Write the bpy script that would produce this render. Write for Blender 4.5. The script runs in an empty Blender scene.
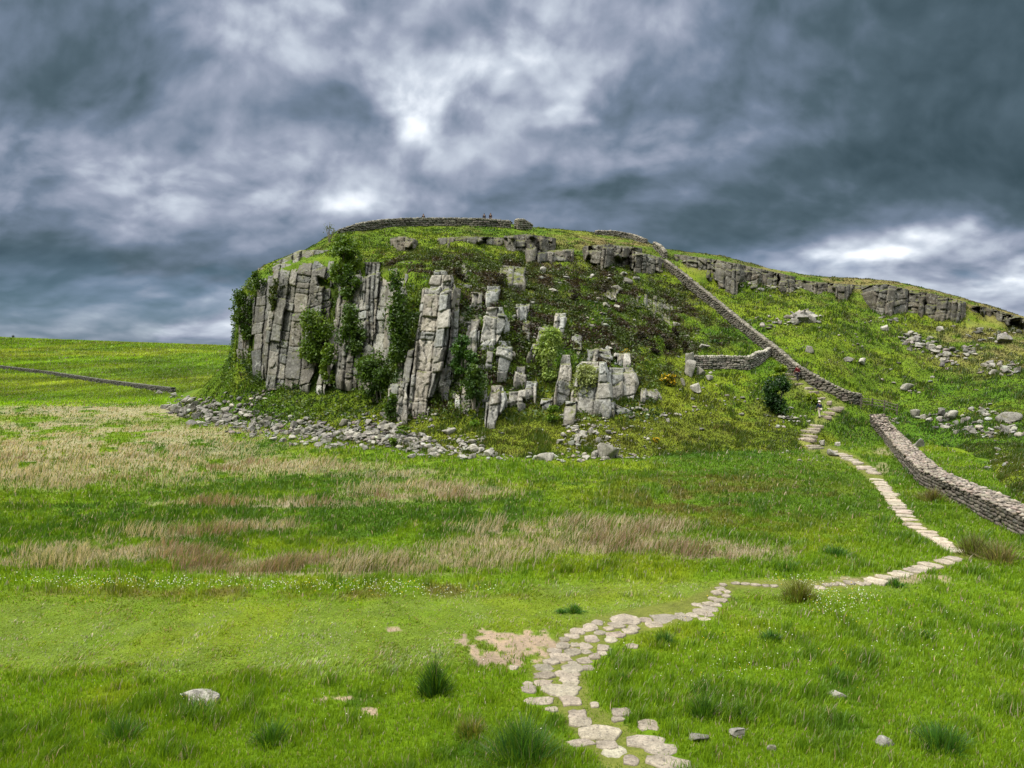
import bpy, bmesh, math, random
import numpy as np
from mathutils import Vector, Matrix
from mathutils.bvhtree import BVHTree

scene = bpy.context.scene
COL = scene.collection
R = math.radians
random.seed(7)
RNG = np.random.default_rng(7)

# ------------------------------------------------------------------ camera
EYE = 9.0                       # metres above the valley floor
FPX = 768.0                     # focal length in pixels of a 1024 wide frame
PITCH = math.atan((384 - 350) / FPX)
cam_d = bpy.data.cameras.new('camera')
cam_d.sensor_width = 36.0
cam_d.lens = FPX / 1024 * 36.0
cam_d.clip_start = 0.1
cam_d.clip_end = 12000
cam = bpy.data.objects.new('camera', cam_d)
cam.location = (0, 0, EYE)
cam.rotation_euler = (math.pi / 2 - PITCH, 0, 0)
COL.objects.link(cam)
scene.camera = cam
scene.render.resolution_x, scene.render.resolution_y = 1024, 768

# ------------------------------------------------------------------ light and exposure
SUN_EL, SUN_AZ = 52.0, -118.0     # azimuth from +Y (view direction), negative = to the left
sun_d = bpy.data.lights.new('sun', 'SUN')
sun_d.energy = 3.2
sun_d.angle = R(9)
sun_d.color = (1.0, 0.95, 0.86)
sun = bpy.data.objects.new('sun', sun_d)
_az, _el = R(SUN_AZ), R(SUN_EL)
_sd = Vector((math.sin(_az) * math.cos(_el), math.cos(_az) * math.cos(_el), math.sin(_el)))
sun.rotation_euler = _sd.to_track_quat('Z', 'Y').to_euler()
sun.location = _sd * 200
COL.objects.link(sun)
scene.view_settings.view_transform = 'Standard'
scene.view_settings.look = 'None'
scene.view_settings.exposure = 0.50
scene.view_settings.gamma = 1.0
scene.view_settings.use_curve_mapping = False
scene.cycles.use_denoising = True
scene.cycles.max_bounces = 6
scene.cycles.diffuse_bounces = 3
scene.cycles.transmission_bounces = 3
scene.cycles.caustics_reflective = False
scene.cycles.caustics_refractive = False


class X:
    """a shader socket with arithmetic, so that node maths can be written as formulas"""
    nt = None

    def __init__(self, s): self.s = s

    @staticmethod
    def m(op, *args, clamp=False):
        n = X.nt.nodes.new('ShaderNodeMath'); n.operation = op; n.use_clamp = clamp
        for i, a in enumerate(args):
            if isinstance(a, X): X.nt.links.new(a.s, n.inputs[i])
            else: n.inputs[i].default_value = a
        return X(n.outputs[0])

    def __add__(s, o): return X.m('ADD', s, o)
    __radd__ = __add__
    def __sub__(s, o): return X.m('SUBTRACT', s, o)
    def __rsub__(s, o): return X.m('SUBTRACT', o, s)
    def __mul__(s, o): return X.m('MULTIPLY', s, o)
    __rmul__ = __mul__
    def __truediv__(s, o): return X.m('DIVIDE', s, o)
    def clamp(s, a=0.0, b=1.0): return X.m('MINIMUM', X.m('MAXIMUM', s, a), b)


def vec(x, y, z):
    n = X.nt.nodes.new('ShaderNodeCombineXYZ')
    for i, a in enumerate((x, y, z)):
        if isinstance(a, X): X.nt.links.new(a.s, n.inputs[i])
        else: n.inputs[i].default_value = a
    return n.outputs[0]


def noise(v, scale, detail=4, rough=0.55, dist=0.0, color=False):
    n = X.nt.nodes.new('ShaderNodeTexNoise')
    n.inputs['Scale'].default_value = scale
    n.inputs['Detail'].default_value = detail
    n.inputs['Roughness'].default_value = rough
    n.inputs['Distortion'].default_value = dist
    if v is not None: X.nt.links.new(v, n.inputs['Vector'])
    return n.outputs['Color'] if color else X(n.outputs[0])


def ramp(fac, stops, interp='LINEAR'):
    n = X.nt.nodes.new('ShaderNodeValToRGB')
    n.color_ramp.interpolation = interp
    e = n.color_ramp.elements
    while len(e) < len(stops): e.new(0.5)
    for k, (p, c) in enumerate(stops):
        e[k].position = p
        e[k].color = (*c, 1) if len(c) == 3 else c
    X.nt.links.new(fac.s if isinstance(fac, X) else fac, n.inputs[0])
    return n.outputs[0]


def smooth(x, a, b):
    n = X.nt.nodes.new('ShaderNodeMapRange'); n.interpolation_type = 'SMOOTHSTEP'
    X.nt.links.new(x.s, n.inputs[0])
    n.inputs[1].default_value = a; n.inputs[2].default_value = b
    return X(n.outputs[0])


def mixc(fac, a, b, mode='MIX'):
    n = X.nt.nodes.new('ShaderNodeMix'); n.data_type = 'RGBA'; n.blend_type = mode
    for i, v in ((0, fac), (6, a), (7, b)):
        if isinstance(v, X): v = v.s
        if isinstance(v, bpy.types.NodeSocket): X.nt.links.new(v, n.inputs[i])
        elif i == 0: n.inputs[0].default_value = v
        else: n.inputs[i].default_value = (*v, 1) if len(v) == 3 else v
    return n.outputs[2]


# ------------------------------------------------------------------ sky: heavy broken cloud
def build_sky():
    w = bpy.data.worlds.new('World'); scene.world = w; w.use_nodes = True
    nt = w.node_tree; nt.nodes.clear(); X.nt = nt
    out = nt.nodes.new('ShaderNodeOutputWorld'); bg = nt.nodes.new('ShaderNodeBackground')
    tc = nt.nodes.new('ShaderNodeTexCoord')
    sp = nt.nodes.new('ShaderNodeSeparateXYZ'); nt.links.new(tc.outputs['Generated'], sp.inputs[0])
    dx, dy, dz = X(sp.outputs[0]), X(sp.outputs[1]), X(sp.outputs[2])
    yy = X.m('MAXIMUM', X.m('ABSOLUTE', dy), 0.15)
    a, b = dx / yy, dz / yy
    zz = X.m('MAXIMUM', dz, 0.0) + 0.16
    cx, cy = dx / zz, dy / zz                                # a flat cloud deck seen in perspective
    warp = noise(vec(a * 1.0, b * 1.3, 0.0), 4.0, 4, 0.55, color=True)
    ws = nt.nodes.new('ShaderNodeSeparateColor'); nt.links.new(warp, ws.inputs[0])
    wa, wb = X(ws.outputs[0]) - 0.5, X(ws.outputs[1]) - 0.5
    aw, bw = a + wa * 0.20, b + wb * 0.10
    pts = [  # px, py, brightness, rx, ry: where the deck is thick or thin
        (90, 75, .27, 150, 60), (40, 15, .31, 120, 40), (250, 105, .33, 90, 40), (255, 25, .50, 90, 40), (380, 30, .50, 80, 40),
        (520, 20, .47, 90, 40), (690, 40, .36, 100, 60), (860, 50, .23, 120, 70), (1010, 60, .13, 110, 90),
        (960, 190, .15, 110, 40), (800, 190, .23, 110, 60), (740, 95, .36, 40, 40), (640, 150, .40, 80, 40), (690, 262, .19, 110, 30),
        (590, 215, .30, 80, 30), (480, 195, .40, 60, 30), (500, 150, .38, 40, 25), (300, 165, .50, 90, 35), (190, 210, .46, 80, 22), (60, 135, .46, 60, 22),
        (150, 195, .50, 60, 16), (45, 200, .40, 60, 25), (240, 238, .34, 110, 20), (60, 250, .23, 90, 20), (170, 262, .20, 110, 16),
        (90, 290, .38, 100, 14), (230, 305, .46, 90, 20), (60, 325, .46, 120, 12), (170, 330, .46, 90, 10), (358, 212, .58, 24, 10), (410, 190, .44, 30, 16),
        (408, 104, .80, 26, 26), (440, 78, .58, 50, 18), (478, 96, .50, 36, 22), (385, 75, .60, 30, 14), (455, 60, .54, 30, 14), (572, 117, .85, 13, 7), (545, 92, .56, 40, 18), (600, 90, .46, 30, 20),
        (790, 268, .90, 60, 13), (845, 256, .84, 40, 12), (935, 232, .84, 60, 11), (905, 266, .52, 36, 10), (1000, 262, .62, 50, 16),
        (1000, 300, .40, 50, 18), (890, 285, .60, 60, 10), (880, 215, .20, 90, 14)]
    num = den = None
    P = vec(aw, bw, 0.0)
    for (px, py, v, rx, ry) in pts:
        s = nt.nodes.new('ShaderNodeVectorMath'); s.operation = 'SUBTRACT'
        nt.links.new(P, s.inputs[0]); s.inputs[1].default_value = ((px - 512) / FPX, (350 - py) / FPX, 0)
        q = nt.nodes.new('ShaderNodeVectorMath'); q.operation = 'MULTIPLY'
        nt.links.new(s.outputs[0], q.inputs[0]); q.inputs[1].default_value = (FPX / rx, FPX / ry, 0)
        d = nt.nodes.new('ShaderNodeVectorMath'); d.operation = 'DOT_PRODUCT'
        nt.links.new(q.outputs[0], d.inputs[0]); nt.links.new(q.outputs[0], d.inputs[1])
        g = X.m('POWER', 0.42, X(d.outputs['Value']))
        num = g * v if num is None else X.m('MULTIPLY_ADD', g, v, num)
        den = g if den is None else den + g
    low = (num + 0.012 * 0.36) / (den + 0.012)
    # billows: fractal deck noise plus its own relief (light comes from above the deck)
    el = X.m('LOGARITHM', X.m('MAXIMUM', b, 0.0) + 0.10, 2.718) * 0.48          # flattens the billows towards the horizon
    ws2 = nt.nodes.new('ShaderNodeSeparateColor'); nt.links.new(noise(vec(a, el, 5.0), 2.6, 3, 0.5, color=True), ws2.inputs[0])
    ga, ge_ = a + (X(ws2.outputs[0]) - 0.5) * 0.14, el + (X(ws2.outputs[1]) - 0.5) * 0.14

    def deck(sc, z, det, rough, lo, hi, ua, ub):
        """one layer of cloud: hard-edged cover, and how much its upper side faces the light"""
        n0 = noise(vec(ga, ge_, z), sc, det, rough); n1 = noise(vec(ga + ua, ge_ + ub, z), sc, det - 3, rough)
        return smooth(n0, lo, hi), (n0 - n1)
    c1, r1 = deck(2.8, 9.9, 9, 0.53, 0.42, 0.60, -0.020, 0.050)
    c2, r2 = deck(6.0, 19.9, 8, 0.53, 0.44, 0.60, -0.010, 0.026)
    c3, r3 = deck(13.0, 9.1, 7, 0.55, 0.42, 0.62, -0.005, 0.013)

    def puff(sc, z, ua, ub, ft):
        """cauliflower heads: fractal cells lit from above"""
        o = []
        for (du, dv) in ((0, 0), (ua, ub)):
            n = nt.nodes.new('ShaderNodeTexVoronoi'); n.voronoi_dimensions = '2D'; n.feature = ft; n.normalize = True
            n.inputs['Scale'].default_value = sc; n.inputs['Detail'].default_value = 3.0; n.inputs['Roughness'].default_value = 0.52
            if ft == 'SMOOTH_F1': n.inputs['Smoothness'].default_value = 0.45
            nt.links.new(vec(ga + du + z, ge_ + dv + z, 0.0), n.inputs['Vector']); o.append(X(n.outputs['Distance']))
        return o[0], o[1] - o[0]
    p1, q1 = puff(5.5, 3.3, -0.012, 0.034, 'SMOOTH_F1')
    p2, q2 = puff(12.0, 8.8, -0.006, 0.016, 'F1')
    amp = low + 0.10
    lum = low * 1.12 - 0.072 + (c1 - 0.5) * 0.26 * amp + (c2 - 0.5) * 0.08 * amp + (0.34 - p1) * 0.40 * amp + (r1 * 0.85 + r2 * 0.70 + r3 * 0.25) * (0.30 + low) * 0.70 + (q1 * 0.95 + q2 * 0.30) * (0.22 + low) + 0.05
    f0 = c1
    col = ramp(lum.clamp(), [(0.0, (0.020, 0.040, 0.050)), (0.2, (0.060, 0.093, 0.118)), (0.38, (0.128, 0.168, 0.232)), (0.52, (0.240, 0.272, 0.350)),
                             (0.68, (0.43, 0.475, 0.545)), (0.85, (0.72, 0.76, 0.81)), (1.0, (1.0, 1.0, 1.0))])
    # clear air low down between the banks: a thin nishita sky behind the deck
    sk = nt.nodes.new('ShaderNodeTexSky'); sk.sky_type = 'NISHITA'; sk.sun_disc = False
    sk.sun_elevation = R(SUN_EL); sk.sun_rotation = R(SUN_AZ)
    skm = nt.nodes.new('ShaderNodeVectorMath'); skm.operation = 'SCALE'; nt.links.new(sk.outputs[0], skm.inputs[0]); skm.inputs[3].default_value = 0.05
    gap = X.m('MULTIPLY', smooth(b, 0.16, 0.02), smooth(f0, 0.7, 0.2)) * 0.35
    col = mixc(gap, col, mixc(1.0, skm.outputs[0], (0.62, 0.95, 1.35), 'MULTIPLY'))
    # unseen overhead, the deck is made much brighter to light the ground
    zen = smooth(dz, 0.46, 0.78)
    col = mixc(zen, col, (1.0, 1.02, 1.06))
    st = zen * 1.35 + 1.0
    w.cycles.sampling_method = 'MANUAL'; w.cycles.sample_map_resolution = 512
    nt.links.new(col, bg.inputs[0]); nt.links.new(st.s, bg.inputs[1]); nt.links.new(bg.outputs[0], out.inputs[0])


build_sky()


# ------------------------------------------------------------------ numpy helpers
def _hash(ix, iy, iz, seed):
    h = (ix.astype(np.int64) * 374761393 + iy.astype(np.int64) * 668265263 + iz.astype(np.int64) * 1274126177 + seed * 974634541) & 0xFFFFFFFF
    h = ((h ^ (h >> 13)) * 1274126177) & 0xFFFFFFFF
    h = ((h ^ (h >> 16)) * 2246822519) & 0xFFFFFFFF
    return ((h ^ (h >> 15)) & 0xFFFFFF) / float(0xFFFFFF)


def vnoise(p, seed=0):
    p = np.asarray(p, float)
    i = np.floor(p).astype(np.int64); f = p - i
    u = f * f * f * (f * (f * 6 - 15) + 10)
    r = 0
    for dx in (0, 1):
        for dy in (0, 1):
            for dz in (0, 1):
                w = (u[:, 0] if dx else 1 - u[:, 0]) * (u[:, 1] if dy else 1 - u[:, 1]) * (u[:, 2] if dz else 1 - u[:, 2])
                r = r + w * _hash(i[:, 0] + dx, i[:, 1] + dy, i[:, 2] + dz, seed)
    return r * 2 - 1


def fbm(p, scale, octaves=4, seed=0, gain=0.5):
    p = np.asarray(p, float) / scale
    a, s, t = 1.0, 0, 0
    for o in range(octaves):
        s = s + a * vnoise(p + o * 17.3, seed + o); t += a
        p = p * 2.03; a *= gain
    return s / t


def sstep(x, a, b):
    t = np.clip((x - a) / (b - a), 0, 1)
    return t * t * (3 - 2 * t)


def pchip(xk, yk, x):
    """monotone cubic through the columns of yk (keys along axis 0)"""
    xk = np.asarray(xk, float); yk = np.asarray(yk, float)
    x = np.clip(x, xk[0], xk[-1])
    h = np.diff(xk); d = (np.diff(yk, axis=0).T / h).T
    m = np.zeros_like(yk)
    w1 = 2 * h[1:] + h[:-1]; w2 = h[1:] + 2 * h[:-1]
    sh = (-1,) + (1,) * (yk.ndim - 1)
    with np.errstate(divide='ignore', invalid='ignore'):
        mm = (w1 + w2).reshape(sh) / (w1.reshape(sh) / d[:-1] + w2.reshape(sh) / d[1:])
    m[1:-1] = np.where(d[:-1] * d[1:] > 0, np.nan_to_num(mm), 0)
    m[0], m[-1] = d[0], d[-1]
    k = np.clip(np.searchsorted(xk, x) - 1, 0, len(h) - 1)
    t = ((x - xk[k]) / h[k]).reshape((-1,) + (1,) * (yk.ndim - 1)); hh = h[k].reshape(t.shape)
    return ((2 * t**3 - 3 * t**2 + 1) * yk[k] + (t**3 - 2 * t**2 + t) * hh * m[k] + (-2 * t**3 + 3 * t**2) * yk[k + 1] + (t**3 - t**2) * hh * m[k + 1])


cP, sP = math.cos(PITCH), math.sin(PITCH)


def unproject(px, py, Y):
    """the world point at distance Y (along the view) seen at photo position px, py"""
    px, py, Y = np.broadcast_arrays(np.asarray(px, float), np.asarray(py, float), np.asarray(Y, float))
    u = (384 - py) / FPX; r = (px - 512) / FPX
    dy = cP + u * sP; dz = -sP + u * cP
    return np.stack([r / dy * Y, Y, EYE + dz / dy * Y], -1)


def project(P):
    x, y, z = P[:, 0], P[:, 1], P[:, 2] - EYE
    f = np.maximum(y * cP - z * sP, 0.2); u = y * sP + z * cP
    return 512 + FPX * x / f, 384 - FPX * u / f


def py_of(z, Y): return 384 - FPX * ((Y * sP + (z - EYE) * cP) / (Y * cP - (z - EYE) * sP))


def ell(px, py, cx, cy, rx, ry, soft=0.45, n=0):
    r = np.sqrt(((px - cx) / rx) ** 2 + ((py - cy) / ry) ** 2) + n
    return 1 - sstep(r, 1 - soft, 1 + soft)


# ------------------------------------------------------------------ mesh helpers
class MB:
    """collects vertices, polygons and one albedo per vertex, then links them as one mesh object"""

    def __init__(s): s.v, s.f, s.c, s.n = [], [], [], 0

    def add(s, v, f, c=(0.5, 0.5, 0.5)):
        v = np.asarray(v, float).reshape(-1, 3)
        f = np.asarray(f, np.int64)
        c = np.asarray(c, float)
        if c.ndim == 1: c = np.broadcast_to(c, (len(v), 3))
        s.v.append(v); s.f.append(f + s.n); s.c.append(c); s.n += len(v)
        return s

    def data(s, name, mat, origin=(0, 0, 0), smooth=False):
        v = np.concatenate(s.v) - np.asarray(origin, float); c = np.concatenate(s.c)
        me = bpy.data.meshes.new(name)
        loops = np.concatenate([f.ravel() for f in s.f]).astype(np.int32)
        tot = np.concatenate([np.full(len(f), f.shape[1], np.int32) for f in s.f])
        me.vertices.add(len(v)); me.vertices.foreach_set('co', v.astype(np.float32).ravel())
        me.loops.add(len(loops)); me.loops.foreach_set('vertex_index', loops)
        me.polygons.add(len(tot))
        me.polygons.foreach_set('loop_start', np.concatenate([[0], np.cumsum(tot)[:-1]]).astype(np.int32))
        me.polygons.foreach_set('loop_total', tot)
        if smooth: me.polygons.foreach_set('use_smooth', np.ones(len(tot), bool))
        me.update(calc_edges=True)
        a = me.color_attributes.new('Col', 'FLOAT_COLOR', 'POINT')
        a.data.foreach_set('color', np.concatenate([c, np.ones((len(c), 1))], 1).astype(np.float32).ravel())
        if mat is not None: me.materials.append(mat)
        return me

    def build(s, name, mat, parent=None, origin=(0, 0, 0), smooth=False):
        o = bpy.data.objects.new(name, s.data(name, mat, origin, smooth))
        COL.objects.link(o)
        if parent is not None: o.parent = parent
        else: o.location = origin
        return o


def tag(o, label=None, cat=None, group=None, kind=None):
    for k, v in (('label', label), ('category', cat), ('group', group), ('kind', kind)):
        if v: o[k] = v
    return o


def empty(name, loc):
    o = bpy.data.objects.new(name, None); o.location = loc; o.empty_display_size = 0.3
    COL.objects.link(o)
    return o


def grid_faces(nr, nc, flip=False):
    i = np.arange(nr * nc).reshape(nr, nc)
    f = np.stack([i[:-1, :-1], i[:-1, 1:], i[1:, 1:], i[1:, :-1]], -1).reshape(-1, 4)
    return f[:, ::-1] if flip else f


def tube(path, radii, seg=6):
    path = np.asarray(path, float); n = len(path); vs = []
    for k in range(n):
        t = path[min(k + 1, n - 1)] - path[max(k - 1, 0)]; t = t / (np.linalg.norm(t) + 1e-9)
        a = np.cross(t, [0.31, 0.87, 0.13]); a /= np.linalg.norm(a) + 1e-9; b = np.cross(t, a)
        for q in range(seg):
            w = 2 * math.pi * q / seg
            vs.append(path[k] + radii[k] * (math.cos(w) * a + math.sin(w) * b))
    f = [[k * seg + q, k * seg + (q + 1) % seg, (k + 1) * seg + (q + 1) % seg, (k + 1) * seg + q] for k in range(n - 1) for q in range(seg)]
    return np.array(vs), np.array(f)


def _ico(sub):
    bm = bmesh.new(); bmesh.ops.create_icosphere(bm, subdivisions=sub, radius=1.0)
    v = np.array([x.co[:] for x in bm.verts]); f = np.array([[q.index for q in p.verts] for p in bm.faces]); bm.free()
    return v, f


ICO = {k: _ico(k) for k in (1, 2, 3, 4)}


def rotz(a):
    c, s = math.cos(a), math.sin(a); return np.array([[c, -s, 0], [s, c, 0], [0, 0, 1.0]])


def rot_any(rng):
    q = rng.normal(size=4); q /= np.linalg.norm(q); w, x, y, z = q
    return np.array([[1 - 2 * (y * y + z * z), 2 * (x * y - z * w), 2 * (x * z + y * w)], [2 * (x * y + z * w), 1 - 2 * (x * x + z * z), 2 * (y * z - x * w)],
                     [2 * (x * z - y * w), 2 * (y * z + x * w), 1 - 2 * (x * x + y * y)]])


def rock_geo(rng, size, sub=2, cuts=8, rough=0.03, blocky=0.0):
    """a broken stone: a ball sliced flat by a few planes, some of them nearly square to each other"""
    v, f = ICO[sub]; v = v.copy()
    ns = rng.normal(size=(cuts, 3)); ns /= np.linalg.norm(ns, axis=1)[:, None]
    if blocky:
        ns[:6] = np.array([[1, 0, 0], [-1, 0, 0], [0, 1, 0], [0, -1, 0], [0, 0, 1], [0, 0, -1]]) + rng.normal(0, 0.2, (6, 3))
        ns[:6] /= np.linalg.norm(ns[:6], axis=1)[:, None]
    for k in range(cuts):
        d = rng.uniform(.40, .62) if blocky and k < 6 else rng.uniform(0.34, 0.72)
        v -= np.maximum(v @ ns[k] - d, 0)[:, None] * ns[k]
    if rough: v += v * (fbm(v * 1.0 + rng.uniform(0, 90, 3), 0.5, 3, 5) * rough * 2)[:, None]
    lo, hi = v.min(0), v.max(0)
    return (v - (lo + hi) / 2) / (hi - lo) * np.asarray(size, float), f


# ------------------------------------------------------------------ materials
def new_mat(name):
    m = bpy.data.materials.new(name); m.use_nodes = True
    nt = m.node_tree; nt.nodes.clear(); X.nt = nt
    out = nt.nodes.new('ShaderNodeOutputMaterial')
    p = nt.nodes.new('ShaderNodeBsdfPrincipled')
    nt.links.new(p.outputs[0], out.inputs[0])
    at = nt.nodes.new('ShaderNodeAttribute'); at.attribute_name = 'Col'
    ge = nt.nodes.new('ShaderNodeNewGeometry')
    return m, nt, p, out, at.outputs['Color'], ge


def bump(nt, p, h, strength, dist):
    b = nt.nodes.new('ShaderNodeBump'); b.inputs['Strength'].default_value = strength; b.inputs['Distance'].default_value = dist
    nt.links.new(h.s if isinstance(h, X) else h, b.inputs['Height']); nt.links.new(b.outputs[0], p.inputs['Normal'])


def mat_soil():
    m, nt, p, out, c, ge = new_mat('turf')
    pos = ge.outputs['Position']
    n1 = noise(pos, 0.9, 6, 0.6); n2 = noise(pos, 7.0, 5, 0.65)
    v = mixc(1.0, c, ramp(n1 * 0.5 + n2 * 0.5, [(0.3, (0.55, 0.55, 0.5)), (0.5, (1, 1, 1)), (0.7, (1.5, 1.4, 1.3))]), 'MULTIPLY')
    nt.links.new(v, p.inputs['Base Color']); p.inputs['Roughness'].default_value = 0.95
    p.inputs['Specular IOR Level'].default_value = 0.1
    bump(nt, p, n1 * 0.5 + n2 * 0.5, 0.9, 0.25)
    return m


def mat_blade(name, trans=0.45):
    m, nt, p, out, c, ge = new_mat(name)
    nt.nodes.remove(p)
    d = nt.nodes.new('ShaderNodeBsdfDiffuse'); t = nt.nodes.new('ShaderNodeBsdfTranslucent'); mx = nt.nodes.new('ShaderNodeMixShader')
    gl = nt.nodes.new('ShaderNodeBsdfGlossy'); gl.inputs['Roughness'].default_value = 0.5; mg = nt.nodes.new('ShaderNodeMixShader')
    nt.links.new(c, d.inputs[0]); nt.links.new(mixc(1.0, c, (1.15, 1.1, 0.55), 'MULTIPLY'), t.inputs[0])
    mx.inputs[0].default_value = trans
    nt.links.new(d.outputs[0], mx.inputs[1]); nt.links.new(t.outputs[0], mx.inputs[2])
    mg.inputs[0].default_value = 0.03
    nt.links.new(mx.outputs[0], mg.inputs[1]); nt.links.new(gl.outputs[0], mg.inputs[2])
    nt.links.new(mg.outputs[0], out.inputs[0])
    return m


def mat_rock(name, scale=1.0, lichen=0.5, moss=True, bumpd=0.12):
    m, nt, p, out, c, ge = new_mat(name)
    pos = ge.outputs['Position']
    n1 = noise(pos, 0.55 * scale, 6, 0.62, 0.3); n2 = noise(pos, 3.2 * scale, 6, 0.68); n3 = noise(pos, 12 * scale, 4, 0.6)
    base = ramp(n1 * 0.45 + n2 * 0.4 + n3 * 0.15, [(0.34, (0.36, 0.35, 0.32)), (0.46, (0.80, 0.78, 0.73)), (0.55, (1.12, 1.10, 1.04)), (0.66, (1.75, 1.72, 1.62))])
    col = mixc(1.0, c, base, 'MULTIPLY')
    # pale crust lichen and ochre-green lichen patches
    l1 = smooth(noise(pos, 1.7 * scale, 5, 0.7), 0.56, 0.66) * lichen
    col = mixc(l1, col, (0.36, 0.36, 0.31))
    l2 = smooth(noise(pos, 0.8 * scale, 6, 0.72, 0.5), 0.53, 0.68) * lichen * 0.8
    col = mixc(l2, col, (0.13, 0.125, 0.04))
    mp = nt.nodes.new('ShaderNodeMapping'); nt.links.new(pos, mp.inputs[0]); mp.inputs['Scale'].default_value = (2.2 * scale, 2.2 * scale, 0.22 * scale)
    st = smooth(noise(mp.outputs[0], 1.0, 5, 0.65), 0.52, 0.68) * 0.65                # water stains run down the faces
    col = mixc(st, col, (0.050, 0.047, 0.040))
    if moss:
        sp = nt.nodes.new('ShaderNodeSeparateXYZ'); nt.links.new(ge.outputs['Normal'], sp.inputs[0])
        mo = X.m('MULTIPLY', smooth(X(sp.outputs[2]), 0.62, 0.9), smooth(noise(pos, 0.9, 4, 0.6), 0.42, 0.56))
        col = mixc(mo, col, (0.075, 0.085, 0.012))
    nt.links.new(col, p.inputs['Base Color']); p.inputs['Roughness'].default_value = 0.88
    p.inputs['Specular IOR Level'].default_value = 0.2
    vo = nt.nodes.new('ShaderNodeTexVoronoi'); vo.feature = 'DISTANCE_TO_EDGE'; vo.inputs['Scale'].default_value = 1.6 * scale
    nt.links.new(pos, vo.inputs['Vector'])
    cr = smooth(X(vo.outputs['Distance']), 0.0, 0.06)
    bump(nt, p, n2 * 0.6 + n3 * 0.35 + cr * 0.22, 0.85, bumpd / scale)
    return m


def mat_plain(name, rough=0.8, var=0.25, scale=8.0):
    m, nt, p, out, c, ge = new_mat(name)
    n = noise(ge.outputs['Position'], scale, 4, 0.6)
    nt.links.new(mixc(1.0, c, ramp(n, [(0.3, (1 - var,) * 3), (0.7, (1 + var,) * 3)]), 'MULTIPLY'), p.inputs['Base Color'])
    p.inputs['Roughness'].default_value = rough; p.inputs['Specular IOR Level'].default_value = 0.15
    bump(nt, p, n, 0.4, 0.02)
    return m


M_TURF = mat_soil()
M_GRASS = mat_blade('grass_blade', 0.45)
M_LEAF = mat_blade('leaf', 0.35)
M_CRAG = mat_rock('whinstone', 1.0, 0.55)
M_STONE = mat_rock('loose_stone', 2.2, 0.6, moss=False, bumpd=0.10)
M_FLAG = mat_rock('path_stone', 5.0, 0.16, moss=False, bumpd=0.10)
M_WALL = mat_rock('wall_stone', 3.0, 0.35, moss=False, bumpd=0.10)
M_WOOD = mat_plain('weathered_wood', 0.85, 0.35, 14)
M_BARK = mat_plain('bark', 0.9, 0.35, 12)
M_CLOTH = mat_plain('cloth', 0.85, 0.15, 20)
M_SKIN = mat_plain('skin', 0.55, 0.06, 20)
M_PETAL = mat_blade('petal', 0.4)

# ------------------------------------------------------------------ terrain heights
def ground_z(x, y):
    shp = x.shape; x = x.ravel(); y = y.ravel()
    P = np.stack([x, y, np.zeros_like(x)], -1)
    near = sstep(np.hypot(x, y), 8, 20)
    z = near * (0.22 * fbm(P, 9.0, 3, 11) + 0.10 * fbm(P, 2.2, 3, 12) * (1 - sstep(y, 60, 140)))
    # the bank the camera stands on
    b = pchip([-60, -6, 0, 1, 4, 8, 12, 15.5, 18, 30], np.array([7.0, 7.3, 7.4, 7.1, 5.4, 3.0, 0.95, 0.02, -0.05, 0.0])[:, None], y).ravel()
    z = z + b
    # the moor beyond rises to the skyline
    t = np.clip((y - 118) / 590.0, 0, 1.35)
    amp = np.clip(13.2 + 0.037 * (-x - 255), 3, 22) + 0.02 * np.clip(-x - 470, 0, 400)
    up = np.where(t < 1, t * t * (3 - 2 * t), 1 - 0.5 * (t - 1))
    z = z + amp * up * (x < 4000) + sstep(y, 150, 320) * 0.9 * fbm(P, 60.0, 3, 13) * (1 - sstep(y, 560, 680))
    z = z - 0.03 * np.clip(y - 800, 0, None)
    return z.reshape(shp)


# hill profiles: photo column -> foot, cliff foot, cliff top, shoulder, crest as (row, distance)
KEYS = {
    165: [(418, 104), (416, 107), (415, 110), (414, 113), (413.5, 115)],
    190: [(419, 100), (412, 104), (406, 107), (402, 109.5), (399.5, 111.5)],
    212: [(421, 97), (404, 103), (392, 107), (383, 109.5), (378, 111)],
    232: [(424, 94), (388, 102), (366, 106), (354, 108.5), (350, 110)],
    238: [(425, 93), (350, 106), (318, 107.5), (307, 109), (303, 110)],
    245: [(427, 91), (362, 104), (300, 107), (291, 109), (287, 111)],
    262: [(431, 87), (383, 98.5), (280, 103.5), (272, 107), (268, 111)],
    300: [(437, 80), (386, 93), (262, 99), (257, 104), (253, 109)],
    340: [(444, 74), (389, 89), (264, 97), (244, 104), (231, 119)],
    375: [(450, 70), (391, 85), (268, 95), (247, 106), (224, 127)],
    405: [(454, 67), (412, 76), (270, 88), (249, 104), (222, 131)],
    440: [(457, 65), (404, 76), (277, 86), (247, 106), (221, 132)],
    490: [(459, 63.5), (425, 71), (302, 85), (251, 108), (222, 133)],
    540: [(460, 63), (410, 74), (327, 86), (259, 110), (228, 136)],
    600: [(459, 63.5), (412, 74), (347, 86), (266, 113), (233, 138)],
    640: [(458, 64), (408, 76), (360, 86), (276, 113), (241, 136)],
    670: [(457, 65), (405, 78), (360, 89), (296, 110), (250, 131)],
    720: [(456, 66), (402, 80), (358, 91), (301, 111), (256, 130)],
    770: [(455, 67), (402, 81), (360, 91), (305, 111), (268, 129)],
    820: [(452, 70), (405, 81), (365, 90), (310, 110), (276.5, 129)],
    880: [(447, 74), (402, 85), (362, 95), (315, 112), (280, 128)],
    940: [(455, 70), (410, 82), (368, 95), (325, 110), (292, 124)],
    1024: [(500, 46), (440, 66), (390, 84), (345, 102), (317, 118)],
    1150: [(540, 36), (465, 56), (412, 75), (378, 92), (352, 108)],
    1400: [(560, 33), (490, 50), (440, 68), (405, 84), (385, 98)],
}
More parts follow.
